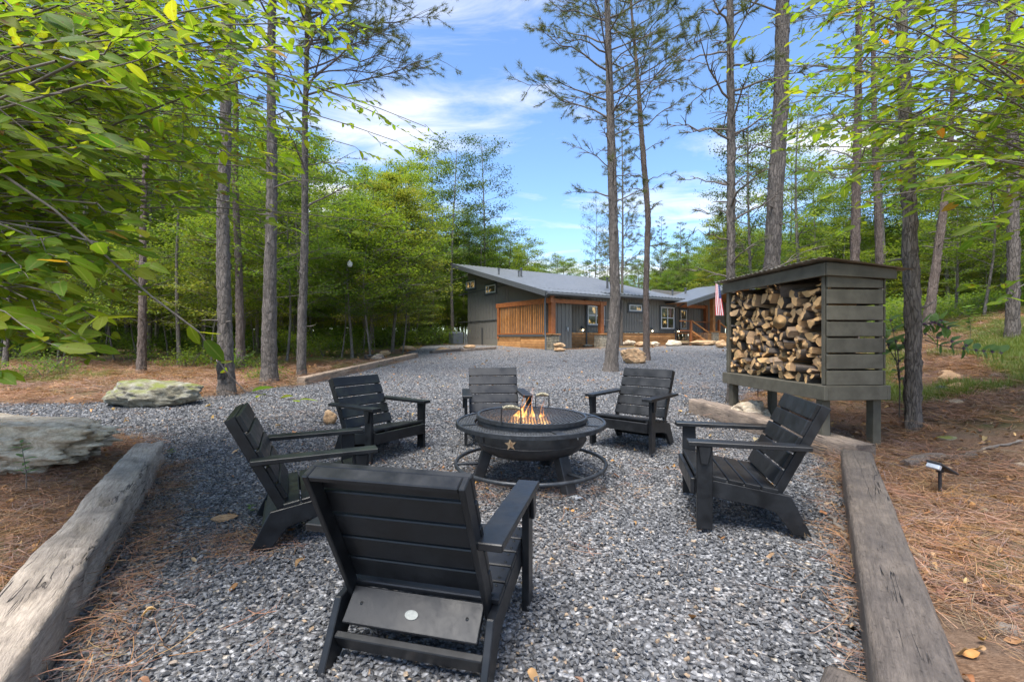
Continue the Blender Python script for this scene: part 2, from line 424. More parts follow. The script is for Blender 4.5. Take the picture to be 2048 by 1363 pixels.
# ------------------------------------------------------------------ house
HB = .62; TH = R(33.1); A0 = Vector((1.84, 22, HB))
cT, sT = math.cos(TH), math.sin(TH)
def uAt(px, v):
    k = (px-CX)/FPX; return ((A0.x-sT*v)-k*(A0.y+cT*v))/(k*sT-cT)
def vAt(px, u):
    k = (px-CX)/FPX; return ((A0.x+cT*u)-k*(A0.y+sT*u))/(sT+k*cT)
def zAt(py, u, v): return CAMH-(py-CY)/FPX*(A0.y+sT*u+cT*v)-HB
MT['siding'] = simple('charcoal_siding', (.195,.182,.158), (.215,.20,.176), scale=30, stretch=(1,1,.1), rough=.75, bmp=.15, bd=.002)
MT['trimdark'] = simple('charcoal_trim', (.07,.076,.08), (.09,.096,.10), scale=14, rough=.55, bmp=.05)
MT['roofmetal'] = simple('grey_metal_roof', (.125,.135,.145), (.17,.18,.19), scale=2.5, rough=.42, metal=.35, bmp=.05, contrast=(.3,.7))
MT['cedar'] = simple('oiled_cedar', (.60,.27,.085), (.40,.16,.05), scale=5, stretch=(1,1,1), rough=.55, bmp=.1, objvar=.28)
MT['cedar_deck'] = simple('cedar_skirting', (.58,.30,.12), (.40,.18,.065), scale=4, rough=.55, bmp=.1, objvar=.3)
MT['cedar_red'] = simple('stained_cedar_post', (.40,.14,.045), (.28,.09,.03), scale=6, rough=.5, bmp=.1, objvar=.15)
MT['soffit'] = simple('wood_soffit', (.62,.30,.10), (.48,.21,.06), scale=5, stretch=(1,8,1), rough=.5)
MT['white'] = simple('white_window_vinyl', (.72,.73,.73), (.66,.67,.67), rough=.4, bmp=0)
MT['stone'] = simple('field_stone', (.42,.36,.27), (.26,.22,.16), scale=7, rough=.9, bmp=.6, bd=.02, objvar=.3)
MT['mortar'] = simple('mortar', (.30,.26,.21), rough=.95)
def glassmat():
    m, t, bs, out = newmat('window_glass')
    co = objco(t); n_ = t.noise(co, 2.2, 4, .6); lit = t.rng(n_, .52, .66, 0, 1)
    setc(t, bs, 'Base Color', (.03,.035,.03)); bs.inputs['Roughness'].default_value = .06
    bs.inputs['Specular IOR Level'].default_value = .8
    setc(t, bs, 'Emission Color', t.mix(lit, (.12,.10,.04), (1.,.66,.25))); setc(t, bs, 'Emission Strength', t.math('ADD', t.math('MULTIPLY', lit, .38), .03))
    return m
MT['glass'] = glassmat()
def emis(name, c, s):
    m, t, bs, out = newmat(name); setc(t, bs, 'Base Color', c); setc(t, bs, 'Emission Color', c); bs.inputs['Emission Strength'].default_value = s; return m
MT['lamp'] = emis('warm_lamp', (1, .78, .45), 9)
H = empty('house', A0, TH, 'single storey charcoal house with shed roof, cedar screen and stone footed posts', 'house')
def rz_(v): return 2.78+.262*(v+.3)
# corrugated roof sheets: ribs run down the slope
def corr(u0, u1, v0, v1, zf, pitch=.30, amp=.04, th=.05):
    us = np.arange(u0, u1+pitch/4, pitch/4); prof = [(0, 0), (amp, 0), (amp, 0), (0, 0)]
    m_ = MB(); V = []; n = len(us)
    for side in (0, 1):
        for (v, ) in ((v0,), (v1,)):
            for i, u in enumerate(us): V.append((u, v, zf(v)+(amp if i % 4 in (1, 2) else 0)-side*th))
    F = []
    for i in range(n-1):
        F.append((i, i+1, n+i+1, n+i)); F.append((2*n+i, 3*n+i, 3*n+i+1, 2*n+i+1)); F.append((i, 2*n+i, 2*n+i+1, i+1)); F.append((n+i, n+i+1, 3*n+i+1, 3*n+i))
    m_.add(V, F); return m_
rf = corr(-.5, 3.9, -.32, .72, lambda v: rz_(v)).obj('porch_roof', MT['roofmetal'], H)
rf = corr(-.5, 11.35, .70, 9.85, lambda v: rz_(v)+.012).obj('roof', MT['roofmetal'], H)
for px, py, hh, r_, v_ in ((997.6,551,.35,.05,6.5),(1037.5,554.6,.35,.05,6.2),(1042.5,554.6,.5,.06,6.1),(1214.7,577.5,.65,.07,3.8),(1345,589.6,.3,.05,2.6),(1371,591.4,.5,.07,3.)):
    # intersect the ray with the roof plane
    best = min(np.arange(.8, 9.6, .05), key=lambda v: abs(zAt(py, uAt(px, v), v)-rz_(v)))
    u = uAt(px, best); m_ = MB(); m_.tube([(u, best, rz_(best)-.05), (u, best, rz_(best)+hh)], r_, 8); m_.tube([(u, best, rz_(best)+hh), (u, best, rz_(best)+hh+.07)], r_*1.5, 8)
    m_.obj('vent_pipe', MT['trimdark'], rf)
m_ = MB()  # fascias
m_.box((1.7, -.34, 2.69), (4.4, .05, .2)); m_.obj('porch_fascia', MT['trimdark'], H)
m_ = MB(); m_.box((7.62, .68, 2.93), (7.42, .05, .2)); m_.obj('fascia', MT['trimdark'], H)
m_ = MB(); m_.beam((-.52, -.34, rz_(-.34)-.09), (-.52, 9.85, rz_(9.85)-.09), .05, .26); m_.obj('rake_board', MT['trimdark'], H)
m_ = MB(); m_.beam((11.37, .7, rz_(.7)-.09), (11.37, 9.85, rz_(9.85)-.09), .05, .26); m_.obj('rake_board', MT['trimdark'], H)
m_ = MB(); m_.tube([(3.9, .62, 2.93), (11.3, .62, 2.9)], .065, 8); m_.obj('gutter', MT['trimdark'], H)
m_ = MB(); m_.tube([(-.5, -.42, 2.68), (3.9, -.42, 2.66)], .065, 8); m_.obj('gutter', MT['trimdark'], H)
# soffit under the roof
m_ = MB(); m_.add([(-.5,-.3,rz_(-.3)-.07),(3.9,-.3,rz_(-.3)-.07),(3.9,1.4,rz_(1.4)-.07),(-.5,1.4,rz_(1.4)-.07)], [(0,3,2,1)])
m_.add([(3.9,.7,rz_(.7)-.07),(11.3,.7,rz_(.7)-.07),(11.3,1.45,rz_(1.45)-.07),(3.9,1.45,rz_(1.45)-.07)], [(0,3,2,1)])
m_.add([(-.5,1.4,rz_(1.4)-.07),(.55,1.4,rz_(1.4)-.07),(.55,9.8,rz_(9.8)-.07),(-.5,9.8,rz_(9.8)-.07)], [(0,3,2,1)]); m_.obj('soffit', MT['trimdark'], H)
# walls with battens
def wall_front(name, u0, u1, v, z0, z1, step=.22):
    m_ = MB(); m_.box(((u0+u1)/2, v+.08, (z0+z1)/2), (u1-u0, .16, z1-z0))
    u = u0+step
    while u < u1-.05: m_.box((u, v-.012, (z0+z1)/2), (.045, .024, z1-z0-.01)); u += step
    return m_.obj(name, MT['siding'], H)
wall_front('wall', 1.8, 11.5, 1.4, .94, 3.15)
m_ = MB(); m_.box((6.65, 1.36, .91), (9.7, .12, .06)); m_.obj('water_table', MT['trimdark'], H)
m_ = MB()   # end wall, its top follows the roof
m_.prism([(2.2, -.3), (9.55, -.3), (9.55, rz_(9.55)-.1), (2.2, rz_(2.2)-.1)], .5, .7)
v = 4.5
while v < 9.5: m_.box((.488, v, 2.0), (.026, .045, 2.9 if v < 8 else 2.9)); v += .36
ew = m_.obj('end_wall', MT['siding'], H)
vl, vr = vAt(917, .45), vAt(1018, .45)
for (ya, yb) in ((590.5, 568), (644.5, 637.5)):
    za, zb_ = zAt(ya, .45, vl), zAt(yb, .45, vr)
    m_ = MB(); m_.beam((.46, vl, za), (.46, vr, zb_), .03, .05); m_.obj('trim_board', MT['trimdark'], H)
for i in range(9):
    m_ = MB(); z = 3.0+i*.22; va = max(4.5, (z-2.66)/.262-.3+.5)
    if va < 9.4 and z > 3.1: m_.box((.482, (va+9.5)/2, z+.1), (.02, 9.5-va, .018)); m_.obj('lap_board', MT['siding'], H)
def window_parts(pa, c, w_, h_, ax, bars, fr=.06, sill=True, inner=None):
    """ax 'u': window in a front wall; 'v': in the end wall"""
    m_ = MB()
    def bx(cc, a_, z_, d_, off=0):
        if ax == 'u': m_.box((c[0]+cc[0], c[1]-off, c[2]+cc[1]), (a_, d_, z_))
        else: m_.box((c[0]-off, c[1]+cc[0], c[2]+cc[1]), (d_, a_, z_))
    bx((0, h_/2+fr/2), w_+2*fr, fr, .08); bx((0, -h_/2-fr/2), w_+2*fr, fr, .08); bx((-w_/2-fr/2, 0), fr, h_, .08); bx((w_/2+fr/2, 0), fr, h_, .08)
    f = m_.obj('window', MT['white'], pa)
    for (o_, v_) in bars:
        m_ = MB()
        if o_ == 'v': bx((v_*w_, 0), .05, h_, .05, .006)
        else: bx((0, v_*h_), w_, .05, .055, .009)
        m_.obj('mullion', MT['white'], f)
    m_ = MB(); bx((0, 0), w_, h_, .012, -.012); m_.obj('pane', MT['glass'], f)
    m_ = MB(); bx((0, h_/2+fr+.05), w_+.34, .1, .05, 0); bx((0, -h_/2-fr-.06), w_+.40, .11, .07, .01)
    bx((-w_/2-fr-.05, 0), .1, h_+.1, .045); bx((w_/2+fr+.05, 0), .1, h_+.1, .045)
    m_.obj('window_casing', MT['trimdark'], f)
for (xa, xb, ya, yb, v, bars) in ((1174.9,1208,611.7,649.5,1.36,[('v',0),('h',0)]),(1258,1283,609.6,622,1.36,[]),(1321.7,1348,614,657,1.36,[('v',0),('h',0)])):
    ua, ub = uAt(xa, v), uAt(xb, v); um = (ua+ub)/2; za, zb_ = zAt(ya, um, v), zAt(yb, um, v)
    window_parts(H, (um, v, (za+zb_)/2), ub-ua-.12, za-zb_-.12, 'u', bars)
for (xa, xb, ya, yb) in ((932.7,950,561.5,577.5),(971.4,991.4,569.2,586.4)):
    va, vb = vAt(xa, .45), vAt(xb, .45); vm = (va+vb)/2; za, zb_ = zAt(ya, .45, vm), zAt(yb, .45, vm)
    window_parts(H, (.46, vm, (za+zb_)/2), va-vb-.14, za-zb_-.16, 'v', [('v', .03)] if xa < 960 else [('v', .25)])
# utility wall
m_ = MB(); m_.box((1.12, 1.9, 1.45), (1.3, 2.9, 3.1))
u = .6
while u < 1.7: m_.box((u, .435, 1.25), (.04, .03, 2.9)); u += .25
m_.obj('utility_wall', MT['siding'], H)
m_ = MB(); m_.box((1.45, .40, 1.05), (.1, .08, .14)); m_.tube([(1.45, .38, 1.0), (1.45, .34, .9)], .02, 6); m_.obj('hose_tap', MT['bright'], H)
# skirting planks
def skirt_front(u0, u1, v, z1, rows, seg, mat):
    hgt = z1/rows
    for r_ in range(rows):
        u = u0-(r_ % 2)*seg*.4
        while u < u1-.01:
            a, b = max(u, u0), min(u+seg, u1)
            if b-a > .05: MB().box(((a+b)/2, v, (r_+.5)*hgt+.0), (b-a-.012, .03, hgt-.018)).obj('plank', MT[mat], H)
            u += seg
    m_ = MB(); m_.box(((u0+u1)/2, v+.04, z1/2-.2), (u1-u0, .04, z1+.35)); m_.obj('skirting_backing', MT['siding'], H)
skirt_front(1.8, 11.45, 1.34, .88, 6, 2.4, 'cedar_deck')
skirt_front(11.5, 15.6, .45, .9, 6, 2.4, 'cedar_deck')
# slat screen on the side porch
v1s = vAt(997, 0)
for r_ in range(5):
    for (a, b) in ((.15, 2.5), (2.52, v1s+.1)): MB().box((0, (a+b)/2, .065+r_*.128), (.03, b-a-.01, .115)).obj('plank', MT['cedar_deck'], H)
MB().box((.04, v1s/2, .2), (.03, v1s, .8)).obj('skirting_backing', MT['siding'], H)
MB().box((0, v1s/2+.05, .70), (.14, v1s, .08)).obj('sill_beam', MT['trimdark'], H)
MB().box((0, v1s/2+.05, .79), (.09, v1s-.2, .07)).obj('screen_rail', MT['cedar_red'], H)
MB().box((0, v1s/2+.0, 2.40), (.16, v1s+.35, .24), ch=.01).obj('top_beam', MT['cedar_red'], H)
ns = 27; sl = MB().box((0, 0, 0), (.03, .062, 1.46)).mesh('slat', MT['cedar'])
for i in range(ns): link('slat', sl, H, (-.0, .36+i*(v1s-.62)/(ns-1), 1.555), (0, 0, 0))
MB().box((0.01, v1s-.02, 1.4), (.16, .16, 1.77), ch=.01).obj('post', MT['cedar_red'], H)
# stone footed posts
def column(u, v, w_, h_, pw, pt, mat='cedar_red'):
    m_ = MB(); m_.box((u, v, h_/2-.15), (w_-.05, w_-.05, h_+.2)); st = m_.obj('stone_pier', MT['mortar'], H)
    rs = random.Random(int(u*100)); m_ = MB()
    for side in range(4):
        z = .0
        while z < h_-.05:
            hh = rs.uniform(.09, .17); hh = min(hh, h_-z-.02); a = -w_/2
            while a < w_/2-.03:
                ww = min(rs.uniform(.12, .24), w_/2-a); cc = a+ww/2
                p = [(cc, -w_/2), (w_/2, cc), (cc, w_/2), (-w_/2, cc)][side]
                rot = Matrix.Rotation(side*math.pi/2+rs.uniform(-.06,.06), 3, 'Z') @ Matrix.Rotation(rs.uniform(-.1,.1), 3, 'Y')
                m_.box((u+p[0], v+p[1], z+hh/2), (ww-.018, .05+rs.uniform(0,.02), hh-.016), rot, ch=.012); a += ww
            z += hh
    o = m_.obj('stonework', MT['stone'], H); o['kind'] = 'stuff'
    MB().box((u, v, h_+.03), (w_+.14, w_+.14, .06), ch=.008).obj('pier_cap', MT['cedar_deck'], H)
    MB().box((u, v, (h_+.06+pt)/2), (pw, pw, pt-h_-.06), ch=.012).obj('post', MT[mat], H)
column(.22, .12, .5, .72, .26, 2.52); column(uAt(1202, .12), .12, .5, .74, .24, 2.50)
u2 = uAt(1202, .12)
MB().box((u2/2+.1, .12, 2.40), (u2+.5, .16, .2), ch=.01).obj('front_beam', MT['cedar_red'], H)
MB().beam((u2, .12, 2.3), (u2, 1.4, 2.6), .14, .18).obj('rafter', MT['cedar_red'], H)
for (u, v, z) in ((.22, .0, 2.55),): MB().beam((u-.3, v-.16, 2.6), (u+.1, v-.16, 2.75), .12, .2).obj('beam_end', MT['cedar_red'], H)
# downspouts
def spout(pts): m_ = MB(); m_.tube(pts, .045, 8); m_.obj('downspout', MT['trimdark'], H)
ud = uAt(1089, -.05)
spout([(ud, -.38, 2.66), (ud, -.1, 2.5), (ud, -.1, .75), (ud-.02, -.18, .5), (ud-.05, -.2, .0)])
ud = uAt(1173, 1.3); spout([(ud, 1.3, 2.6), (ud, 1.3, .05), (ud-.1, 1.1, .0)])
ud = uAt(1351, 1.3); spout([(ud+.35, .64, 2.88), (ud+.1, 1.0, 2.62), (ud, 1.28, 2.5), (ud, 1.28, .0)])
for px in (1164, 1303, 1355):
    u = uAt(px, 1.3); s_ = MB().box((u, 1.28, 1.12), (.11, .1, .2), ch=.01).obj('wall_light', MT['trimdark'], H)
    MB().box((u, 1.22, 1.0), (.06, .05, .05)).obj('bulb', MT['lamp'], s_)
# entry porch gable
def pz(u): return 2.74+.248*(u-10.3) if u <= 16.5 else 2.74+.248*6.2-.248*(u-16.5)
for (ua, ub) in ((10.3, 16.5), (16.5, 22.7)):
    m_ = MB(); V = [(ua,-.25,pz(ua)),(ub,-.25,pz(ub)),(ub,3.4,pz(ub)),(ua,3.4,pz(ua))]
    m_.prism([(ua, pz(ua)+.04), (ub, pz(ub)+.04), (ub, pz(ub)), (ua, pz(ua))], -.25, 3.4, ax='y'); m_.obj('entry_roof', MT['roofmetal'], H)
    m_ = MB(); m_.prism([(ua, pz(ua)-.002), (ub, pz(ub)-.002), (ub, pz(ub)-.25), (ua, pz(ua)-.25)], -.29, -.24, ax='y'); m_.obj('rake_board', MT['trimdark'], H)
    m_ = MB(); m_.prism([(ua+.1, pz(ua+.1)-.01), (ub-(.1 if ub > 17 else 0), pz(ub-.1)-.01), (ub-(.1 if ub > 17 else 0), pz(ub-.1)-.06), (ua+.1, pz(ua+.1)-.06)], -.23, 3.3, ax='y'); m_.obj('wood_ceiling', MT['soffit'], H)
for px, v in ((1408, 1.2), (1392, 2.2)):
    u = uAt(px, v); m_ = MB(); m_.lathe([(0, pz(u)-.075), (.09, pz(u)-.08), (.1, pz(u)-.06)], 12, c=(u, v)); m_.obj('ceiling_light', MT['lamp'], H)
wall_front('entry_wall', 11.5, 20, 3.3, .9, 3.9, .3)
MB().box((11.5, 2.4, 1.9), (.16, 1.9, 2.6)).obj('corner_wall', MT['siding'], H)
v = 3.28; ua, ub = uAt(1361, v), uAt(1372.5, v); window_parts(H, ((ua+ub)/2, v, 1.9), (ub-ua)-.1, 1.25, 'u', [('h', 0)])
MB().box((15.8, 1.9, .87), (8.6, 2.8, .06)).obj('deck_floor', MT['cedar'], H)
column(uAt(1425, .55), .55, .55, .95, .26, 3.15, 'cedar'); 
u = uAt(1411.5, 3.0); MB().box((u, 3.0, 1.95), (.24, .24, 2.1), ch=.01).obj('post', MT['cedar_red'], H)
MB().box((14.2, 3.0, 2.85), (5.4, .14, .22)).obj('back_beam', MT['cedar_red'], H)
MB().box((18.4, .55, 2.2), (.26, .26, 2.6)).obj('post', MT['cedar'], H)
un = uAt(1382, .3)
MB().box((un, .3, .85), (.13, .13, 1.7), ch=.008).obj('newel_post', MT['cedar_red'], H)
MB().beam((un-1.0, .35, 1.62), (un, .35, 1.62), .09, .06).obj('handrail', MT['cedar_red'], H)
MB().beam((un-1.0, .35, 1.02), (un, .35, 1.02), .05, .08).obj('bottom_rail', MT['cedar_red'], H)
ue = uAt(1417, .2); MB().beam((un, .25, 1.64), (ue, .25, .94), .1, .07).obj('stair_handrail', MT['cedar'], H)
ue2 = uAt(1410, .2); MB().beam((un, .25, 1.0), (ue2+.1, .25, .40), .06, .1).obj('stair_rail', MT['cedar'], H)
bal = MB().tube([(0,0,0),(0,0,.56)], .011, 6).mesh('baluster', MT['trimdark'])
for i in range(14):
    f = (i+.5)/14; link('baluster', bal, H, (un+(ue-un)*f, .25, 1.03-(.62)*f))
for i in range(8): link('baluster', bal, H, (un-.95+i*.12, .35, 1.05))
for i in range(5): MB().box((un+.35+i*.28, 0.35, .72-i*.17), (.3, .9, .05)).obj('stair_tread', MT['cedar_deck'], H)
uq = uAt(1438, .8); MB().box((uq, .8, 1.3), (.13, .13, 1.0)).obj('newel_post', MT['cedar_red'], H)
MB().beam((uq-3.0, .9, 1.62), (uq, .9, 1.62), .09, .06).obj('handrail', MT['cedar_red'], H)
for i in range(22): link('baluster', bal, H, (uq-2.8+i*.125, .9, 1.05))
MB().beam((uq, .8, 1.66), (uq+1.3, .8, 1.05), .09, .06).obj('stair_handrail', MT['cedar'], H)
# gable end services
for (px, ya, yb, w_) in ((929.5, 665, 697, .12), (933.5, 668, 694, .05), (964, 655, 699, .03)):
    v = vAt(px, .42); za, zb_ = zAt(ya, .42, v), zAt(yb, .42, v)
    MB().box((.42, v, (za+zb_)/2), (.06, w_, za-zb_)).obj('meter_pipe', MT['bright' if px < 950 else 'trimdark'], H)
# air conditioner
acp = G(912, 699.5); acp = Vector(((912-CX)/FPX*28.3, 28.3, hz(-3.5, 28.3)))
AC = empty('air_conditioner', acp, TH, 'grey boxy air conditioning unit at the foot of the charcoal end wall', 'air conditioner')
MB().box((0,0,.42), (.68,.68,.74), ch=.02).obj('cabinet', simple('ac_grey', (.18,.20,.21), (.14,.155,.165), rough=.5, bmp=0), AC)
lv = MB().box((0,0,0), (.70,.70,.012)).mesh('louvre', MT['trimdark'])
for i in range(9): link('louvre', lv, AC, (0, 0, .12+i*.07))
m_ = MB(); m_.lathe([(.0,.81),(.25,.815),(.27,.79)], 20); m_.obj('fan_grille', MT['trimdark'], AC)
MB().box((.42,.1,.45), (.06,.2,.3)).obj('disconnect_box', MT['bright'], AC)
# flag on its pole
fp = A0+Vector((0,0,0))
def loc(u, v, z): return Vector((A0.x+cT*u-sT*v, A0.y+sT*u+cT*v, HB+z))
fl_u = uAt(1434, -.4); FT = loc(fl_u, -.4, zAt(566, fl_u, -.4))
FL = empty('flag', FT, R(5), 'american flag hanging limp from a pole on the entry porch', 'flag')
red = simple('flag_red', (.50,.03,.045), (.42,.02,.035), rough=.8, bmp=.1); wht = simple('flag_white', (.72,.70,.70), (.64,.63,.63), rough=.8, bmp=.1); blu = simple('flag_blue', (.02,.035,.16), (.015,.03,.12), rough=.8, bmp=.1)
nu, nv = 13, 30; V = []; F = []; MI = []
for j in range(nv+1):
    q = j/nv; w_ = .30+.16*q
    for i in range(nu+1):
        s_ = i/nu
        V.append(((s_-.35)*w_+.10*q, .07*math.sin(s_*9+q*2.2)*(.5+q), -q*2.05-.14*s_*(1-q)))
for j in range(nv):
    for i in range(nu):
        b_ = j*(nu+1)+i; F.append((b_, b_+nu+1, b_+nu+2, b_+1)); MI.append(2 if (i >= 6 and j < 13) else (0 if i % 2 == 0 else 1))
me = npmesh('flag_cloth', V, F, [red, wht, blu], MI, True); cl = link('cloth', me, FL)
stm = MB(); stm.add([(.016*math.cos(math.pi*k/5+math.pi/2)*(1 if k % 2 == 0 else .4), -.0, .016*math.sin(math.pi*k/5+math.pi/2)*(1 if k % 2 == 0 else .4)) for k in range(10)], [tuple(range(10))[::-1]])
stme = stm.mesh('star', wht)
for a in range(6):
    for b in range(5):
        j = 1+int(a*2); i = 7+b*1.3; i0 = int(i); p = V[j*(nu+1)+min(i0, nu)]
        link('star', stme, cl, (p[0], p[1]-.012, p[2]))
MB().tube([(.05, .02, .04), (1.1, .45, -.75)], .016, 8).obj('pole', MT['trimdark'], FL)
# ------------------------------------------------------------------ furniture: low lounge chair of flat boards
def chair_parts():
    D = {}
    lean = math.atan2(.26, .53); sn, cs_ = math.sin(lean), math.cos(lean)
    B0 = Vector((0, -.12, .268))                       # foot of the back face
    bx = lambda t: Vector((0, B0.y-sn*t, B0.z+cs_*t)); nb = Vector((0, cs_, sn))
    L = .578; hb = (L-.02)/5
    MX = Matrix.Rotation(lean, 3, 'X')
    # back slats (board normal +y tilted up)
    for i in range(5):
        c = bx(.02+hb*(i+.5))-nb*.0125
        D.setdefault('back_slat', []).append(MB().box(c, (.575, .025, hb-.011), MX, ch=.004))
    # uprights
    for s in (-1, 1):
        a = bx(-.10)-nb*.026; b = bx(L+.0)-nb*.026
        pl_ = [(a.y, a.z), (b.y, b.z), ((b-nb*.056).y, (b-nb*.056).z), ((a-nb*.05).y, (a-nb*.05).z)]
        D.setdefault('upright', []).append(MB().prism(pl_, s*.264, s*.2855))
    c = bx(L-.012)-nb*.054; D['top_rail'] = [MB().box(c, (.526, .052, .023), MX, ch=.004)]
    # seat slats
    s0 = Vector((0, .315, .335)); s1 = Vector((0, -.16, .262)); dd = (s1-s0); n = 5; an = math.atan2(dd.z, dd.y)
    for i in range(n):
        c = s0+dd*((i+.5)/n); D.setdefault('seat_slat', []).append(MB().box(c+Vector((0, 0, -.012)), (.628, dd.length/n-.008, .024), Matrix.Rotation(math.atan2(-dd.z, -dd.y), 3, 'X'), ch=.004))
    for s in (-1, 1):
        poly = [(.313,.309),(.313,.205),(-.06,.150),(-.14,.125),(-.235,.0),(-.335,.0),(-.225,.228)]
        D.setdefault('side_rail', []).append(MB().prism(poly, s*.286, s*.3145))
        D.setdefault('front_leg', []).append(MB().box((s*.332, .262, .254), (.032, .092, .508)))
        D.setdefault('arm_bracket', []).append(MB().prism([(.30,.510),(.225,.510),(.245,.40),(.285,.40)], s*.3485, s*.366))
        D.setdefault('arm', []).append(MB().box((s*.319, .02, .5235), (.102, .68, .027)))
    D['apron'] = [MB().box((0, .327, .250), (.63, .025, .098))]
    D['lower_back_board'] = [MB().beam((0, -.158, .240), (0, -.250, .150), .526, .022)]
    D['rear_stretcher'] = [MB().box((0, -.245, .085), (.571, .026, .072), Matrix.Rotation(.5, 3, 'X'))]
    return D
CD = chair_parts()
CM = {}
for k, l in CD.items(): CM[k] = [q.mesh(k, MT['chair'], bevel=0 if k in ('back_slat','seat_slat','top_rail') else .0035) for q in l]
scr = MB(); scr.lathe([(0,.0012),(.0055,.001),(.006,0)], 10)
SCR = scr.mesh('screw', MT['screw'])
def chair(x, y, a, label, z=0, green=False, badge=False):
    o = empty('lounge_chair', (x, y, hz(x, y)+z), R(a), label, 'chair', 'black board lounge chairs round the fire pit')
    for k, l in CM.items():
        for me in l:
            c = link(k, me, o)
            if green:
                c.material_slots[0].link = 'OBJECT'; c.material_slots[0].material = MT['chair_green']
            if k == 'seat_slat' :
                v0 = me.vertices; yc = sum(q.co.y for q in v0)/len(v0); zc = max(q.co.z for q in v0)
                if y < 3.5:
                    for s in (-1, 1):
                        for dy in (-.025, .025): link('screw', SCR, c, (s*.285, yc+dy, .2635+(.073/.475)*(yc+dy+.16)), (math.atan2(.073, .475), 0, 0))
            if k == 'lower_back_board' and badge:
                m_ = MB(); n = 28
                dirn = Vector((0, -.092, -.09)).normalized(); nor = Vector((0, -.09, .092)).normalized(); ctr = Vector((0, -.210, .189))+nor*.0125
                def ring(rx, h): return [ctr+nor*h+Vector((1,0,0))*(rx*math.cos(2*math.pi*i/n))+dirn*(rx*.62*math.sin(2*math.pi*i/n)) for i in range(n)]
                V = ring(.0255, 0)+ring(.0255, .002)+ring(.0225, .002)+ring(.022, .0012)
                F = [(r_*n+i, (r_+1)*n+i, (r_+1)*n+(i+1)%n, r_*n+(i+1)%n) for r_ in range(3) for i in range(n)]+[tuple(range(3*n, 4*n))]
                m_.add(V, F); bm_ = m_.obj('badge', MT['badge'], c)
                for sx in (-1, 1):
                    q = Vector((sx*.21, -.20, .199))+nor*.0125; link('screw', SCR, c, q, nor.to_track_quat('Z', 'Y').to_euler())
    return o
chair(-.315, 1.864, -13.6, 'nearest black chair seen from behind with an oval badge on its lower back board', -.004, badge=True)
chair(-1.298, 2.925, -63.8, 'black chair at the left seen from its side behind the nearest chair', -.005, green=True)
chair(-1.355, 4.622, -124.3, 'wet black chair back left of the fire pit facing right beside a small tan stone', -.03, green=True)
chair(-.189, 5.096, 186.7, 'black chair facing the camera straight behind the fire pit flames', .0)
chair(1.29, 4.841, 139.0, 'black chair back right of the fire pit in front of the pine trunk', .02)
chair(1.521, 3.058, 76.3, 'wet shiny black chair at the right beside the square timbers facing left', .03)

# ------------------------------------------------------------------ fire pit
FPC = Vector((.155, 3.8, hz(.155, 3.8)-.015))
FP = empty('fire_pit', FPC, 0, 'round black steel fire pit with mesh shelf, star cut-out and foot ring, fire burning inside', 'fire pit')
m_ = MB()
bp = [(.455,.49),(.462,.48),(.462,.365),(.458,.355),(.45,.335),(.42,.298),(.36,.262),(.27,.238),(.14,.226),(0,.224)]
m_.lathe(bp[::-1], 72); m_.lathe([(0,.235),(.14,.237),(.27,.248),(.36,.272),(.41,.305),(.44,.36),(.445,.49),(.455,.49)], 72)
m_.tube([(.463*math.cos(2*math.pi*i/72), .463*math.sin(2*math.pi*i/72), .365) for i in range(72)], .0035, 6, closed=True)
m_.obj('bowl', MT['steel'], FP)
def ringpts(r_, z, n=96): return [(r_*math.cos(2*math.pi*i/n), r_*math.sin(2*math.pi*i/n), z) for i in range(n)]
m_ = MB(); prof = [(.600,.478),(.622,.478),(.622,.508),(.615,.513),(.600,.510),(.600,.478)]; m_.lathe(prof, 110, sm=False)
m_.lathe([(.470,.485),(.478,.485),(.478,.505),(.470,.505),(.470,.485)], 96, sm=False)
sh = m_.obj('shelf_rim', MT['steel_ring'], FP)
# expanded mesh of the shelf: two diagonal families of thin strips, clipped to the annulus
def meshgrid(rin, rout, z, step, ang, wd, skew=None):
    m_ = MB()
    for a in ang:
        ca, sa = math.cos(a), math.sin(a); k = -rout
        while k < rout:
            seg = []
            if abs(k) < rout:
                e = math.sqrt(rout*rout-k*k)
                if rin and abs(k) < rin: e2 = math.sqrt(rin*rin-k*k); seg = [(-e, -e2), (e2, e)]
                else: seg = [(-e, e)]
            for (p, q) in seg:
                if q-p > .01:
                    A = Vector((ca*p-sa*k, sa*p+ca*k, z)); B = Vector((ca*q-sa*k, sa*q+ca*k, z)); m_.beam(A, B, wd, .004)
            k += step
    return m_
mo = meshgrid(.478, .602, .499, .020, (R(28), R(-28)), .0045).obj('shelf_mesh', MT['mesh_metal'], FP)
for a in (20, 95, 200, 290, 335):
    ca, sa = math.cos(R(a)), math.sin(R(a)); MB().beam((.475*ca,.475*sa,.506), (.605*ca,.605*sa,.506), .03 if a != 290 else .07, .006).obj('shelf_joint', MT['steel_ring'], FP)
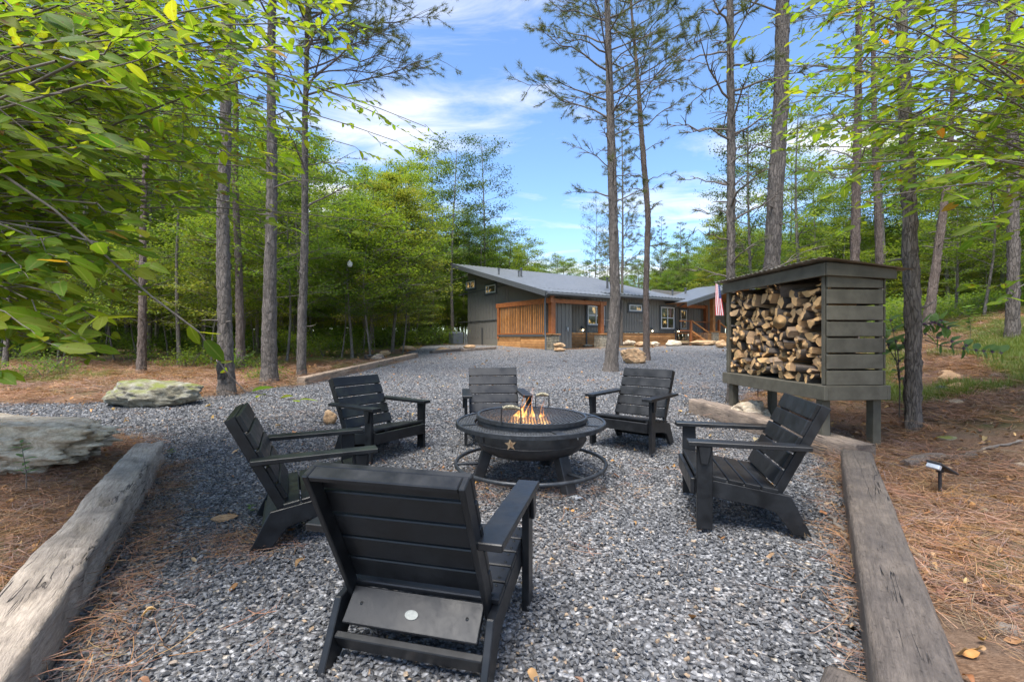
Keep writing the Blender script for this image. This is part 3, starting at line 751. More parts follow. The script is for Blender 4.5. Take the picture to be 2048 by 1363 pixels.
# grate lies on the bowl rim, slightly tilted
GT = link('grate', None, FP) if False else None
m_ = MB(); m_.lathe([(.440,.528),(.463,.528),(.463,.556),(.456,.561),(.440,.558),(.440,.528)], 100, sm=False); m_.lathe([(.445,.49),(.452,.49),(.452,.528),(.445,.528)], 80, sm=False)
gr = m_.obj('grate_rim', MT['steel_ring'], FP, rot=(R(-.3), R(1.2), 0))
meshgrid(0, .441, .548, .026, (R(62), ), .006).obj('grate_bars', MT['mesh_metal'], gr); meshgrid(0, .441, .543, .052, (R(-28), ), .004).obj('grate_cross_bars', MT['steel'], gr)
for (ax_, ay_, dx, dy) in ((-.175, -.425, .072, -.02), (.115, .428, .062, .0)):
    p0 = Vector((ax_-dx, ay_-dy, .55)); p1 = Vector((ax_+dx, ay_+dy, .55)); up_ = Vector((0, 0, .115))
    h = MB().tube([p0, p0+up_*.93, p0+up_+(p1-p0)*.06, p1+up_-(p1-p0)*.06, p1+up_*.93, p1], .006, 8).obj('handle', MT['steel'], gr)
    # wire coil
    m2 = MB(); pts = []; n = 170; turns = 13
    for i in range(n):
        f = i/(n-1); c = p0+up_+(p1-p0)*(.05+.9*f)+Vector((0, 0, .012*math.sin(math.pi*f))); r_ = .011+.006*math.sin(math.pi*f)
        pts.append(c+Vector((0, math.cos(f*turns*2*math.pi)*r_, math.sin(f*turns*2*math.pi)*r_)))
    m2.tube(pts, .0034, 5); m2.obj('handle_coil', MT['brass'], h)
for a in (-52, 188, 68):
    d_ = Vector((math.cos(R(a)), math.sin(R(a)), 0)); c0 = d_*.36+Vector((0,0,.275)); c1 = d_*.455
    lg = MB().beam(c0, c1, .10, .085, up=(d_.x, d_.y, .4), ch=.006).obj('leg', MT['steel'], FP)
    MB().box(c1+d_*.05+Vector((0,0,.008)), (.12,.07,.006), Matrix.Rotation(R(a), 3, 'Z')).obj('foot_plate', MT['bright' if a == -52 else 'steel'], lg)
    MB().tube([d_*.42+Vector((0,0,.165)), d_*.615+Vector((0,0,.165))], .013, 8).obj('spoke', MT['steel_ring'], FP)
MB().tube(ringpts(.622, .165), .0155, 10, closed=True).obj('foot_ring', MT['steel_ring'], FP)
def onbowl(px, z):   # angle on the bowl front for a pixel
    best = min((i*.25 for i in range(-720, 0)), key=lambda a: abs((FPC.x+.465*math.cos(R(a)))/(FPC.y+.465*math.sin(R(a)))*FPX+CX-px)+(100 if math.sin(R(a)) > 0 else 0)); return R(best)
a = onbowl(1021, .4)
m_ = MB(); n = 10; V = []
for d_ in (.0, .004):
    for k in range(10):
        rr_ = .048 if k % 2 == 0 else .020; q = math.pi*k/5+math.pi/2+.12
        aa = a+rr_*math.cos(q)/.462; V.append(((.463+d_)*math.cos(aa), (.463+d_)*math.sin(aa), .405+rr_*math.sin(q)))
V.append(((.468)*math.cos(a), (.468)*math.sin(a), .405))
m_.add(V, [(k, (k+1) % 10, 10+(k+1) % 10, 10+k) for k in range(10)]+[(10+k, 10+(k+1) % 10, 20) for k in range(10)]); m_.obj('star', MT['rust'], FP)
a = onbowl(964, .41); MB().box((.466*math.cos(a), .466*math.sin(a), .41), (.004, .055, .06), Matrix.Rotation(a, 3, 'Z')).obj('maker_plate', MT['steel_ring'], FP)
for ang, px in ((0, 1155),):
    a = onbowl(px, .44); c, s = math.cos(a), math.sin(a)
    MB().tube([(.47*c, .47*s, .47), (.485*c, .485*s, .455), (.475*c+.012*s, .475*s-.012*c, .43), (.47*c, .47*s, .415)], .005, 6).obj('hook', MT['bright'], FP)
# burning logs and coals in the bowl
emb = MT['ember'] = newmat('embers')[0]; t = NT(emb.node_tree); bs = [q for q in t.n if q.type == 'BSDF_PRINCIPLED'][0]
co = objco(t); e_ = t.rng(t.noise(co, 26, 4, .6), .5, .7, 0, 1); setc(t, bs, 'Base Color', (.02,.015,.012)); setc(t, bs, 'Emission Color', (1., .22, .03)); setc(t, bs, 'Emission Strength', t.math('MULTIPLY', e_, 7.))
rs = random.Random(3)
for i in range(6):
    a = rs.uniform(0, 6.3); r0 = .18; z = .27+.03*i
    p = Vector((-.03+.05*rs.uniform(-1,1), -.02+.05*rs.uniform(-1,1), z)); d_ = Vector((math.cos(a), math.sin(a), rs.uniform(-.1,.2)))*.17
    lo = MB().tube([p-d_, p-d_*.3+Vector((0,0,.01)), p+d_*.4, p+d_], [.035,.04,.038,.03], 9).mesh('burning_log', emb)
    o = link('burning_log', lo, None, FPC); tag(o, ['charred glowing log lying lowest in the fire pit bowl','charred glowing log second from the bottom of the fire','charred log third up in the fire under the grate','charred log fourth up in the fire under the grate','charred log just below the topmost one in the fire','topmost charred log in the fire just under the grate bars'][i], 'firewood')
def flame_mat():
    m = bpy.data.materials.new('flame'); m.use_nodes = True; t = NT(m.node_tree); t.n.clear()
    out = t.a('ShaderNodeOutputMaterial'); co = t.a('ShaderNodeTexCoord').outputs['Object']; z = t.a('ShaderNodeSeparateXYZ', {0: co}).outputs[2]
    st = t.a('ShaderNodeMapping', {0: co, 'Scale': (34, 34, 11)}).outputs[0]; n_ = t.noise(st, 1., 4, .6, 1.2)
    at = t.a('ShaderNodeAttribute', attribute_name='rnd').outputs['Fac']   # 0 base .. 1 tip
    lw = t.a('ShaderNodeLayerWeight', {0: .35}).outputs['Facing']
    core = t.math('SUBTRACT', 1., lw)
    k = t.math('MULTIPLY', t.math('MULTIPLY', t.rng(core, .15, .95, 0, 1), t.rng(n_, .40, .60, .06, .9)), t.rng(at, .15, 1., 1, .06), clamp=True)
    col = t.ramp(t.math('MULTIPLY', k, t.rng(at, 0, 1, 1.1, .6)), [(0, (.9,.22,.04)), (.25, (1,.45,.10)), (.5, (1,.78,.35)), (.8, (1,.95,.72))])
    em = t.a('ShaderNodeEmission', {0: col, 1: 1.8}); tr = t.a('ShaderNodeBsdfTransparent')
    mx = t.a('ShaderNodeMixShader', {0: k}); t.l.new(tr.outputs[0], mx.inputs[1]); t.l.new(em.outputs[0], mx.inputs[2]); t.l.new(mx.outputs[0], out.inputs[0]); return m
MT['flame'] = flame_mat()
FLR = empty('campfire_flames', FPC+Vector((-.02, -.03, .30)), 0, 'orange and yellow flames rising through the grate of the fire pit', 'fire')
specs = [(-.075,-.03,.52,.060,.13),(-.01,-.05,.38,.075,.03),(.07,-.02,.42,.058,.05),(.11,.02,.34,.06,-.03),(-.13,-.03,.33,.055,.12),(.17,-.03,.28,.05,-.04),(-.04,.04,.44,.06,.09),(.03,.07,.34,.07,.0),(-.17,-.06,.27,.045,.05),(.09,-.07,.30,.05,.03),(-.055,-.07,.35,.055,.06),(.01,.0,.47,.05,.04),(.13,.04,.40,.045,-.05),(-.10,.0,.46,.05,.10)]
for i, (x, y, h_, r_, ln) in enumerate(specs):
    h_ *= .95; r_ *= 1.35; x *= 1.25
    V = []; AT = []; n = 16; m = 26
    for j in range(m+1):
        f = j/m; rr_ = r_*(math.sin(math.pi*min(1, f*1.25+.12))*(1-f)**.55+.02)*(1 if f < 1 else 0)
        cx_ = x+ln*f*f+.016*math.sin(f*9+i*2)*f; cy_ = y+.012*math.cos(f*8+i)*f
        for k in range(n):
            a = 2*math.pi*k/n; q = 1+.7*mn.noise(Vector((math.cos(a)*1.6+i*5, math.sin(a)*1.6, f*9)))
            V.append((cx_+math.cos(a)*rr_*q, cy_+math.sin(a)*rr_*q, f*h_)); AT.append(f)
    F = [(j*n+k, j*n+(k+1)%n, (j+1)*n+(k+1)%n, (j+1)*n+k) for j in range(m) for k in range(n)]
    link('flame', npmesh('flame', V, F, MT['flame'], smooth=True, attr=AT), FLR)

# ------------------------------------------------------------------ firewood shed
MT['shedwood'] = simple('olive_grey_stained_wood', (.072,.063,.044), (.108,.096,.069), scale=7, stretch=(1,1,1), rough=.75, bmp=.5, bd=.004, objvar=.14)
MT['shedroof'] = simple('dull_corrugated_sheet', (.20,.175,.14), (.30,.28,.24), scale=6, rough=.55, metal=.2, bmp=.15, contrast=(.4,.6))
S0 = Vector((2.89, 6.1, 0)); S1 = Vector((3.04, 4.4, 0)); sd_ = (S1-S0); SW = sd_.length
# local frame: x along the open front from far left to near right corner, y into the shed
SA = math.atan2(sd_.y, sd_.x); SGZ = .12
SH = empty('firewood_shed', (S0.x, S0.y, 0), SA, 'olive brown raised firewood shed with slatted side and corrugated roof', 'woodshed')
SDp = .62      # depth
def sbx(name, c, sz, mat='shedwood', rot=None, ch=.004): return MB().box(c, sz, rot, ch=ch).obj(name, MT[mat], SH)
zf, zt = .60, 1.94
for (x, y) in ((.085,.04),(SW-.085,.04),(.085,SDp-.04),(SW-.085,SDp-.04)):
    sbx('leg', (x, y+.01, zf/2-.05), (.085,.085,zf+.08))
sbx('front_ledge', (SW/2, -.019, .668), (SW+.076, .038, .14)); sbx('back_ledge', (SW/2, SDp+.02, .668), (SW+.076, .038, .14))
sbx('side_ledge', (-.019, SDp/2, .668), (.037, SDp, .14)); sbx('side_ledge', (SW+.019, SDp/2, .668), (.037, SDp+.002, .14))
for i in range(5): sbx('floor_board', (SW/2, .06+i*.125, .728), (SW-.01, .115, .022))
rzs = lambda y: zt-.045*y/SDp-0.01
for (x, y) in ((.022,.022),(SW-.030,.022),(.022,SDp-.03),(SW-.030,SDp-.03)): sbx('corner_post', (x, y, (.735+rzs(y))/2-.02), (.042 if y < .1 else .05,.042,rzs(y)-.735-.06))
for s, x in (('l', -.0135), ('r', SW+.0135)):
    nsl = 7; z0 = .742; p_ = .158
    for i in range(nsl):
        if i == nsl-1:
            m_ = MB(); m_.prism([(.008, z0+i*p_), (SDp-.03, z0+i*p_), (SDp-.03, z0+i*p_+.075), (.008, z0+i*p_+.13)], x-.011, x+.011); m_.obj('side_slat', MT['shedwood'], SH, bevel=.003)
        else: sbx('side_slat', (x, SDp/2-.01, z0+i*p_+.071), (.022, SDp-.035, .139))
for i in range(7): sbx('back_slat', (SW/2, SDp+.012, .742+i*.158+.071), (SW, .02, .139))
m_ = MB(); m_.box((SW/2, -.02, zt-.075), (SW+.08, .038, .125), ch=.004); m_.obj('header', MT['shedwood'], SH)
m_ = MB(); m_.prism([(-.03, zt-.012), (SDp+.08, zt-.062), (SDp+.08, zt-.165), (-.03, zt-.137)], SW+.026, SW+.06); m_.obj('side_header', MT['shedwood'], SH, bevel=.003)
# corrugated sheets, ribs from front to back
for k in range(3):
    x0 = -.13+k*(SW+.22)/3; x1 = x0+(SW+.22)/3+.03; us = np.linspace(x0, x1, 49); V = []; n = 49
    for side in (0, 1):
        for y in (-.11, SDp+.19):
            for i, u in enumerate(us): V.append((u, y, zt+.012+k*.0035-(y*.10)+.006*math.sin(i/6*2*math.pi)-side*.003-.012*(1 if y > 0 else 0)))
    F = []
    for i in range(n-1): F += [(i, i+1, n+i+1, n+i), (2*n+i, 3*n+i, 3*n+i+1, 2*n+i+1), (i, 2*n+i, 2*n+i+1, i+1), (n+i, n+i+1, 3*n+i+1, 3*n+i)]
    link('roof_sheet', npmesh('roof_sheet', V, F, MT['shedroof']), SH)
MB().box((SW/2, SDp/2+.02, zt-.03), (SW, SDp-.02, .02)).obj('roof_deck', MT['shedwood'], SH)
# logs
def logmats():
    m, t, bs, out = newmat('log_end'); co = objco(t)
    c2 = t.a('ShaderNodeTexCoord').outputs['Object']; sx = t.a('ShaderNodeSeparateXYZ', {0: c2})
    r_ = t.math('SQRT', t.math('ADD', t.math('POWER', t.math('ABSOLUTE', sx.outputs[0]), 2.), t.math('POWER', t.math('ABSOLUTE', sx.outputs[2]), 2.)))
    rn = t.math('SINE', t.math('MULTIPLY', t.math('ADD', r_, t.math('MULTIPLY', t.noise(co, 18, 3), .012)), 900.))
    n_ = t.noise(co, 22, 5, .65); oi = t.a('ShaderNodeObjectInfo').outputs['Random']
    col = t.mix(t.rng(n_, .35, .65, 0, 1), (.84,.53,.23), (.62,.35,.14)); col = t.mix(t.rng(rn, .2, 1, 0, .35), col, (.24,.12,.045))
    col = t.mix(t.rng(r_, .0, .05, .35, 0), col, (.22,.11,.05))
    col = t.mix(t.rng(oi, .4, 1., 0, .6), col, t.mix(n_, (.34,.22,.13), (.62,.42,.24)))
    setc(t, bs, 'Base Color', col); bs.inputs['Roughness'].default_value = .8; bump(t, bs, t.math('ADD', n_, t.math('MULTIPLY', rn, .2)), .5, .006)
    m2, t, bs, out = newmat('split_face'); co = objco(t, (1, .12, 1)); n_ = t.noise(co, 40, 6, .7); n3 = t.noise(co, 9, 3); oi = t.a('ShaderNodeObjectInfo').outputs['Random']
    col = t.mix(t.rng(n_, .3, .7, 0, 1), (.68,.42,.20), (.38,.22,.11)); col = t.mix(t.rng(oi, .3, .95, 0, .8), col, t.mix(n_, (.17,.13,.105), (.34,.28,.22)))
    setc(t, bs, 'Base Color', col); bs.inputs['Roughness'].default_value = .85; bump(t, bs, n_, .8, .012); return m, m2
MT['logend'], MT['logsplit'] = logmats(); MT['logbark'] = bark('firewood_bark', (.16,.125,.10), (.25,.205,.17), (.06,.045,.035), 2.2)
def logproto(kind, rs):
    n = 16; L = .40
    if kind == 'round': pts = [(math.cos(2*math.pi*i/n), math.sin(2*math.pi*i/n)) for i in range(n)]; fl = [0]*n
    else:
        frac = {'half': .5, 'third': .34, 'quarter': .26, 'slab': .4}[kind]; m = 9; pts = []; fl = []
        a0 = rs.uniform(0, 6.28); 
        for i in range(m): a = a0+frac*2*math.pi*i/(m-1); pts.append((math.cos(a), math.sin(a))); fl.append(0)
        fl[-1] = 1
        e0, e1 = pts[-1], pts[0]; c = (rs.uniform(-.12,.12), rs.uniform(-.12,.12))
        if kind == 'slab': c = ((e0[0]+e1[0])/2*.9+.1*pts[m//2][0], (e0[1]+e1[1])/2*.9+.1*pts[m//2][1])
        for f in (.35, .7): pts.append((e0[0]*(1-f)+c[0]*f+rs.uniform(-.05,.05), e0[1]*(1-f)+c[1]*f+rs.uniform(-.05,.05))); fl.append(1)
        pts.append(c); fl.append(1)
        for f in (.35, .7): pts.append((c[0]*(1-f)+e1[0]*f+rs.uniform(-.05,.05), c[1]*(1-f)+e1[1]*f+rs.uniform(-.05,.05))); fl.append(1)
        mxx = sum(p[0] for p in pts)/len(pts); mxy = sum(p[1] for p in pts)/len(pts); pts = [(p[0]-mxx, p[1]-mxy) for p in pts]
        sc = 1/max(math.hypot(*p) for p in pts); pts = [(p[0]*sc, p[1]*sc) for p in pts]
    n = len(pts); MBo = MB(); rings = 7; V = []; sed = rs.uniform(0, 99)
    for j in range(rings):
        f = j/(rings-1); y = f*L
        for i, p in enumerate(pts):
            q = 1+.05*mn.noise(Vector((p[0]*1.5+sed, p[1]*1.5, f*2.5)))+.03*mn.noise(Vector((p[0]*6+sed, p[1]*6, f*9)))
            bx_ = .08*math.sin(f*3+sed); V.append((p[0]*q+bx_, y+(.02*mn.noise(Vector((p[0]*2+sed, p[1]*2, 3))) if j == 0 else 0)+0.014*p[0]*(1 if j == 0 else 0)*math.sin(sed), p[1]*q))
    F = [(j*n+i, j*n+(i+1)%n, (j+1)*n+(i+1)%n, (j+1)*n+i) for j in range(rings-1) for i in range(n)]
    me = bpy.data.meshes.new('log'); me.from_pydata(V, [], F+[tuple(range(n))[::-1], tuple(range((rings-1)*n, rings*n))])
    for q in (MT['logbark'], MT['logsplit'], MT['logend']): me.materials.append(q)
    mi = [fl[i] for j in range(rings-1) for i in range(n)]+[2, 2]; me.polygons.foreach_set('material_index', mi)
    me.polygons.foreach_set('use_smooth', [kind == 'round' or m_ == 0 for m_ in mi]); me.update(); me.flip_normals() if False else None
    bm = bmesh.new(); bm.from_mesh(me); bmesh.ops.recalc_face_normals(bm, faces=bm.faces); bm.to_mesh(me); bm.free()
    return me
rs = random.Random(21); LP = {k: [logproto(k, rs) for _ in range(5)] for k in ('round','half','third','quarter','slab')}
WORDS = {'round': ['round barked log','small whole round log','round log with pale sawn end'], 'half': ['half-round split log','split log with a flat face'], 'third': ['wedge-shaped split log','broad wedge of split wood'], 'quarter': ['quartered split log','narrow wedge of split wood'], 'slab': ['thin slab of split wood','flat barked slab of firewood']}
ORD = ['first','second','third','fourth','fifth','sixth','seventh','eighth','ninth','tenth','eleventh','twelfth','thirteenth','fourteenth','fifteenth','sixteenth','seventeenth','eighteenth','nineteenth','twentieth','twenty-first','twenty-second','twenty-third','twenty-fourth','twenty-fifth','twenty-sixth','twenty-seventh','twenty-eighth','twenty-ninth','thirtieth']
ORD += ['thirty-'+q for q in ORD[:9]]+['fortieth']+['forty-'+q for q in ORD[:9]]+['fiftieth']+['fifty-'+q for q in ORD[:9]]
SM = Matrix.Translation(SH.location) @ Matrix.Rotation(SA, 4, 'Z')
tops = np.full(200, .742)      # skyline of the stack, packed by dropping logs
layers = []
row = 0; count = 0
while row < 20:
    x = .05+rs.uniform(0, .03); k = 0; placed = 0
    while x < SW-.05:
        kind = rs.choices(['round','half','third','quarter','slab'], [3,2.4,3,2.4,1.6])[0]
        r_ = rs.uniform(.032, .068) if kind != 'round' else rs.choice([.022,.028,.036,.044,.055])
        if rs.random() < .12: r_ = rs.uniform(.076,.09)
        w_ = r_*(1.85 if kind in ('round','slab') else 1.6)
        if x+w_ > SW-.035: break
        a, b = int(x/SW*200), max(int((x+w_)/SW*200), int(x/SW*200)+1)
        zb_ = tops[a:b].mean()*.55+tops[a:b].max()*.45
        lim = 1.80-.11*abs((x/SW-.45))*1.2+.04*math.sin(x*9)
        if zb_+r_*1.4 < lim:
            zc = zb_+r_*.80
            tops[a:b] = zc+r_*.62
            me = rs.choice(LP[kind]); k += 1; placed += 1
            out_ = rs.uniform(-.045, .05)+(.03 if row < 2 else 0)
            o = link('firewood_log', me)
            sc_y = rs.uniform(.85, 1.1); spin = rs.uniform(0, 6.28)
            Ml = Matrix.Translation((x+w_/2, .065-out_, zc)) @ Matrix.Rotation((rs.choice((-.6,-.4,.35,.5)) if rs.random() < .22 else max(-.25, min(.25, rs.gauss(0, .13))))*(0 if x > SW-.42 or x < .3 else 1), 4, 'Z') @ Matrix.Rotation(rs.gauss(0, .09), 4, 'X') @ Matrix.Rotation(spin, 4, 'Y') @ Matrix.Diagonal((r_, sc_y, r_*rs.uniform(.85,1.1), 1))
            o.matrix_world = SM @ Ml
            o['label'] = f"{rs.choice(WORDS[kind])}, {ORD[k-1]} from left in {ORD[row]} layer above shed floor"
            o['category'] = 'firewood'; o['group'] = 'firewood stacked in the shed'; count += 1
        x += w_*rs.uniform(.93, 1.03)
    row += 1
    if placed == 0: break
print('logs', count)

# ------------------------------------------------------------------ landscape timbers
def timbermat(name, a, b, dark, wet, splot=.0):
    m, t, bs, out = newmat(name); co = objco(t, (1, .10, 1)); cr = objco(t, (1, 1, 1))
    gr = t.noise(co, 26, 8, .7, .6); bg_ = t.noise(cr, 3.2, 5, .65); crk = t.noise(t.a('ShaderNodeMapping', {0: co, 'Scale': (1, .5, 1)}).outputs[0], 9, 4, .55, .2)
    ck = t.rng(t.math('ABSOLUTE', t.math('SUBTRACT', crk, .5)), .0, .007, 1, 0)
    ck = t.math('MULTIPLY', ck, t.rng(t.noise(cr, 2.2, 3), .46, .56, 0, 1)); fg = t.noise(co, 85, 5, .75)
    col = t.mix(t.rng(gr, .3, .7, 0, 1), a, b); col = t.mix(t.rng(bg_, .42, .68, 0, .9), col, dark)
    col = t.mix(t.rng(fg, .42, .68, 0, .75), col, tuple(q*.42 for q in b)); col = t.mix(t.math('MULTIPLY', ck, .92), col, (.012,.010,.009))
    sp = t.a('ShaderNodeTexVoronoi', {'Vector': cr, 'Scale': 34.}).outputs['Distance']
    if splot: col = t.mix(t.rng(sp, .10, .24, splot, 0), col, (.035,.028,.022))
    setc(t, bs, 'Base Color', col); setc(t, bs, 'Roughness', t.rng(bg_, .3, .7, wet[0], wet[1])); bs.inputs['Specular IOR Level'].default_value = .4
    h_ = t.math('SUBTRACT', t.math('ADD', t.math('ADD', t.math('MULTIPLY', gr, .6), t.math('MULTIPLY', fg, .4)), t.math('MULTIPLY', bg_, .6)), t.math('MULTIPLY', ck, 1.2)); bump(t, bs, h_, 1., .022); return m
MT['tie_pale'] = timbermat('weathered_pale_timber', (.60,.50,.40), (.43,.35,.275), (.21,.175,.145), (.75,.9))
MT['tie_wet'] = timbermat('wet_brown_timber', (.20,.165,.135), (.125,.102,.084), (.075,.063,.055), (.32,.6), .6)
MT['tie_mid'] = timbermat('brown_timber', (.40,.31,.235), (.27,.205,.155), (.14,.11,.09), (.7,.9))
MT['tie_new'] = timbermat('tan_timber', (.46,.34,.24), (.36,.26,.18), (.26,.19,.13), (.7,.9))
def timber(a, b, w_, h_, mat, label, rough=.012, seed=0, group='square timbers edging the gravel', sink=.03, nn=90, erode=0, rz0=0):
    a = Vector(a); b = Vector(b); L = (b-a).length; d_ = (b-a).normalized(); yaw = math.atan2(-d_.x, d_.y); pitch = math.asin(d_.z)
    ring = []; q = 5
    hw, hh = w_/2, h_/2; ch = .014
    for i in range(q+1): ring.append((-hw+ch+(w_-2*ch)*i/q, -hh))
    for i in range(q+1): ring.append((hw, -hh+ch+(h_-2*ch)*i/q))
    for i in range(q+1): ring.append((hw-ch-(w_-2*ch)*i/q, hh))
    for i in range(q+1): ring.append((-hw, hh-ch-(h_-2*ch)*i/q))
    n = len(ring); V = []
    for j in range(nn+1):
        y = L*j/nn
        for (x, z) in ring:
            p = Vector((x*5+seed*7.1, y*1.6, z*5)); p2 = Vector((x*26+seed, y*5, z*26)); p3 = Vector((x*60, y*14+seed, z*60))
            e = rough*(1.3*mn.noise(p)+.7*mn.noise(p2)+.35*mn.noise(p3))
            if erode and x > 0 and z > 0: e -= erode*abs(mn.noise(Vector((y*3.5+seed, x*4, z*4))))*(1.2+mn.noise(Vector((y*17, x*9, z*9))))
            r_ = math.hypot(x, z)+1e-6; V.append((x+x/r_*e, y+(.012*mn.noise(Vector((x*9+seed, 0, z*9)))*(1 if j in (0, nn) else 0)), z+z/r_*e))
    F = [(j*n+i, j*n+(i+1)%n, (j+1)*n+(i+1)%n, (j+1)*n+i) for j in range(nn) for i in range(n)]
    me = bpy.data.meshes.new('timber'); me.from_pydata(V, [], F+[tuple(range(n))[::-1], tuple(range(nn*n, (nn+1)*n))]); me.materials.append(MT[mat])
    bm = bmesh.new(); bm.from_mesh(me); bmesh.ops.recalc_face_normals(bm, faces=bm.faces); bm.to_mesh(me); bm.free()
    me.polygons.foreach_set('use_smooth', [True]*(nn*n)+[False]*2)
    o = link('timber', me, None, a+Vector((0, 0, h_/2-sink)), (pitch, 0, yaw)); tag(o, label, 'timber', group); return o
def gp(x, y, dz=0): return (x, y, hz(x, y)+dz)
timber(gp(-1.42, 1.02), gp(-3.35, 4.18), .222, .235, 'tie_pale', 'long pale eroded timber along the left edge of the gravel', .014, 1, nn=220, erode=.035)
timber(gp(.935, .95), gp(2.985, 3.93), .218, .235, 'tie_wet', 'long dark wet timber with cracks running along the right foreground', .005, 2, nn=160)
timber(gp(3.215, 4.12), gp(2.68, 6.62), .22, .235, 'tie_mid', 'brown timber passing in front of the woodshed legs behind the right chair', .010, 3, nn=120)
timber(gp(1.09, 1.37), gp(.22, .50), .235, .19, 'tie_wet', 'short end of a dark timber at the bottom edge of the picture', .006, 4)
p_ = [(-4.42, 9.45), (-4.15, 12.0), (-3.9, 14.6), (-3.62, 17.1)]
for i in range(3):
    a, b = p_[i], p_[i+1]; d_ = (Vector(b)-Vector(a)).normalized()*.03
    timber(gp(a[0]+d_.x, a[1]+d_.y), gp(b[0]-d_.x, b[1]-d_.y), .18, .20, 'tie_new', ['tan timber nearest in the row left of the driveway, its cut end showing', 'middle tan timber of the row left of the driveway', 'farthest tan timber of the row left of the driveway'][i], .006, 5+i, nn=50)
for i, (pa, pb, yy) in enumerate(((862, 920, 705), (925, 990, 701))):
    a, b = G(pa, yy+2), G(pb, yy-3); timber(gp(a.x, a.y), gp(b.x, b.y), .18, .16, 'tie_mid' if i else 'tie_wet', ['dark low timber on the ground left of the air conditioning unit', 'low brown timber on the gravel before the end wall of the house'][i], .006, 9+i, nn=40)

# ------------------------------------------------------------------ rocks
def rockmat(name, a, b, c, moss=0, sc=6, lay=3.):
    m, t, bs, out = newmat(name); co = objco(t, (1,1,lay)); n1 = t.noise(co, sc, 7, .68, .6); n2 = t.noise(objco(t), sc*5, 6, .7)
    col = t.ramp(n1, [(.30, c), (.46, b), (.6, a)]); col = t.mix(t.rng(n2, .4, .7, 0, .5), col, c)
    up = t.a('ShaderNodeSeparateXYZ', {0: t.a('ShaderNodeNewGeometry').outputs['Normal']}).outputs[2]
    if moss: col = t.mix(t.math('MULTIPLY', t.rng(t.noise(objco(t), 4, 4), .42, .6, 0, moss), t.rng(up, .25, .8, 0, 1)), col, (.15,.17,.03))
    setc(t, bs, 'Base Color', col); bs.inputs['Roughness'].default_value = .9; bs.inputs['Specular IOR Level'].default_value = .25
    bump(t, bs, t.math('ADD', n1, t.math('MULTIPLY', n2, .6)), .9, .03); return m
MT['rock_white'] = rockmat('white_weathered_rock', (.76,.66,.50), (.56,.45,.32), (.22,.165,.11))
MT['rock_moss'] = rockmat('mossy_layered_rock', (.36,.34,.28), (.23,.21,.15), (.10,.08,.06), .9, 5, 1.6)
MT['rock_tan'] = rockmat('tan_rock', (.55,.38,.22), (.45,.28,.15), (.26,.16,.09), 0, 4, 1.5)
MT['rock_grey'] = rockmat('grey_brown_rock', (.30,.26,.22), (.22,.18,.15), (.11,.09,.075), .2)
def rock(c, size, mat, label, seed, rz=0, sub=4, flat=.0, amp=.22, lean=0, layers=0, cat='rock', sink=.08, sharp=.5, crag=.03, boxy=0):
    bm = bmesh.new(); bmesh.ops.create_icosphere(bm, subdivisions=sub, radius=1)
    rs = random.Random(seed); planes = []
    for _ in range(11):
        n_ = Vector((rs.gauss(0,1), rs.gauss(0,1), rs.gauss(0,.8))).normalized(); planes.append((n_, rs.uniform(.62, .9)*(1.25 if boxy else 1)))
    for v in bm.verts:
        p = v.co.copy()
        if boxy: p /= (abs(p.x)**boxy+abs(p.y)**boxy+abs(p.z)**boxy)**(1/boxy)
        for n_, d_ in planes:
            q = p.dot(n_)
            if q > d_: p -= n_*(q-d_)*(.55+.45*sharp)
        e = amp*mn.noise(p*1.3+Vector((seed, 0, 0)))+amp*.45*mn.noise(p*3.1+Vector((0, seed, 0)))+amp*.22*mn.noise(p*7+Vector((0,0,seed)))+amp*.10*mn.noise(p*16)
        e += crag*(abs(mn.noise(p*2.6+Vector((seed,1,0))))-.25)+crag*.7*(abs(mn.noise(Vector((p.x*3,p.y*3,p.z*9))+Vector((seed,1,0))))-.25)+crag*.35*(abs(mn.noise(p*11))-.2)
        p *= 1+e
        if layers: zq = p.z*layers+.4*mn.noise(p*2); p *= 1+.045*(abs((zq % 1)-.5)*2-.5)*(1 if abs(p.z) < .9 else 0)
        if lean: p.x += lean*p.z
        v.co = Vector((p.x*size[0]/2, p.y*size[1]/2, p.z*size[2]/2))
    me = bpy.data.meshes.new('rock'); bm.to_mesh(me); bm.free(); me.materials.append(MT[mat]); me.polygons.foreach_set('use_smooth', [sub > 3]*len(me.polygons))
    return tag(link('rock', me, None, (c[0], c[1], c[2]+size[2]*(.5-sink)), (0, 0, rz)), label, cat, 'rocks around the yard')
def grock(px, py, wpx, hpx, mat, label, seed, deep=.8, **k):
    g_ = G(px, py); w_ = wpx/FPX*g_.y; h_ = hpx/FPX*g_.y; k.setdefault('rz', 0); dp = w_*deep
    g2 = Vector((g_.x*(1+dp*.35/g_.y), g_.y+dp*.35, g_.z)); return rock(g2, (w_*1.08, dp, h_*1.12), mat, label, seed, **k)
rock((-4.93, 4.15, hz(-4.7, 4.28)), (2.55, .80, .50), 'rock_white', 'big white and grey weathered boulder at the left edge behind the pale timber', 31, rz=-.10, sub=6, amp=.20, layers=0, sharp=.75, crag=.20, boxy=4)
grock(305, 815, 160, 50, 'rock_moss', 'long mossy layered boulder between the forest floor and the gravel at the left', 8, .5, sub=5, sharp=.6, rz=.1, crag=.10, boxy=3)
grock(1267, 727, 42, 29, 'rock_tan', 'bright tan boulder between the two pine trunks on the driveway', 3, .9, sub=5, amp=.22, crag=.14, boxy=3, sharp=1., lean=-.12)
grock(1258, 691, 30, 11, 'rock_white', 'flat cream rock at the skirting just right of the big pine trunk', 41, .5)
grock(1281, 693, 24, 10, 'rock_tan', 'brown rock at the skirting left of the thin pine trunk', 42, .5)
grock(1309, 692, 22, 9, 'rock_white', 'small pale rock at the skirting just right of the thin pine trunk', 43, .6)
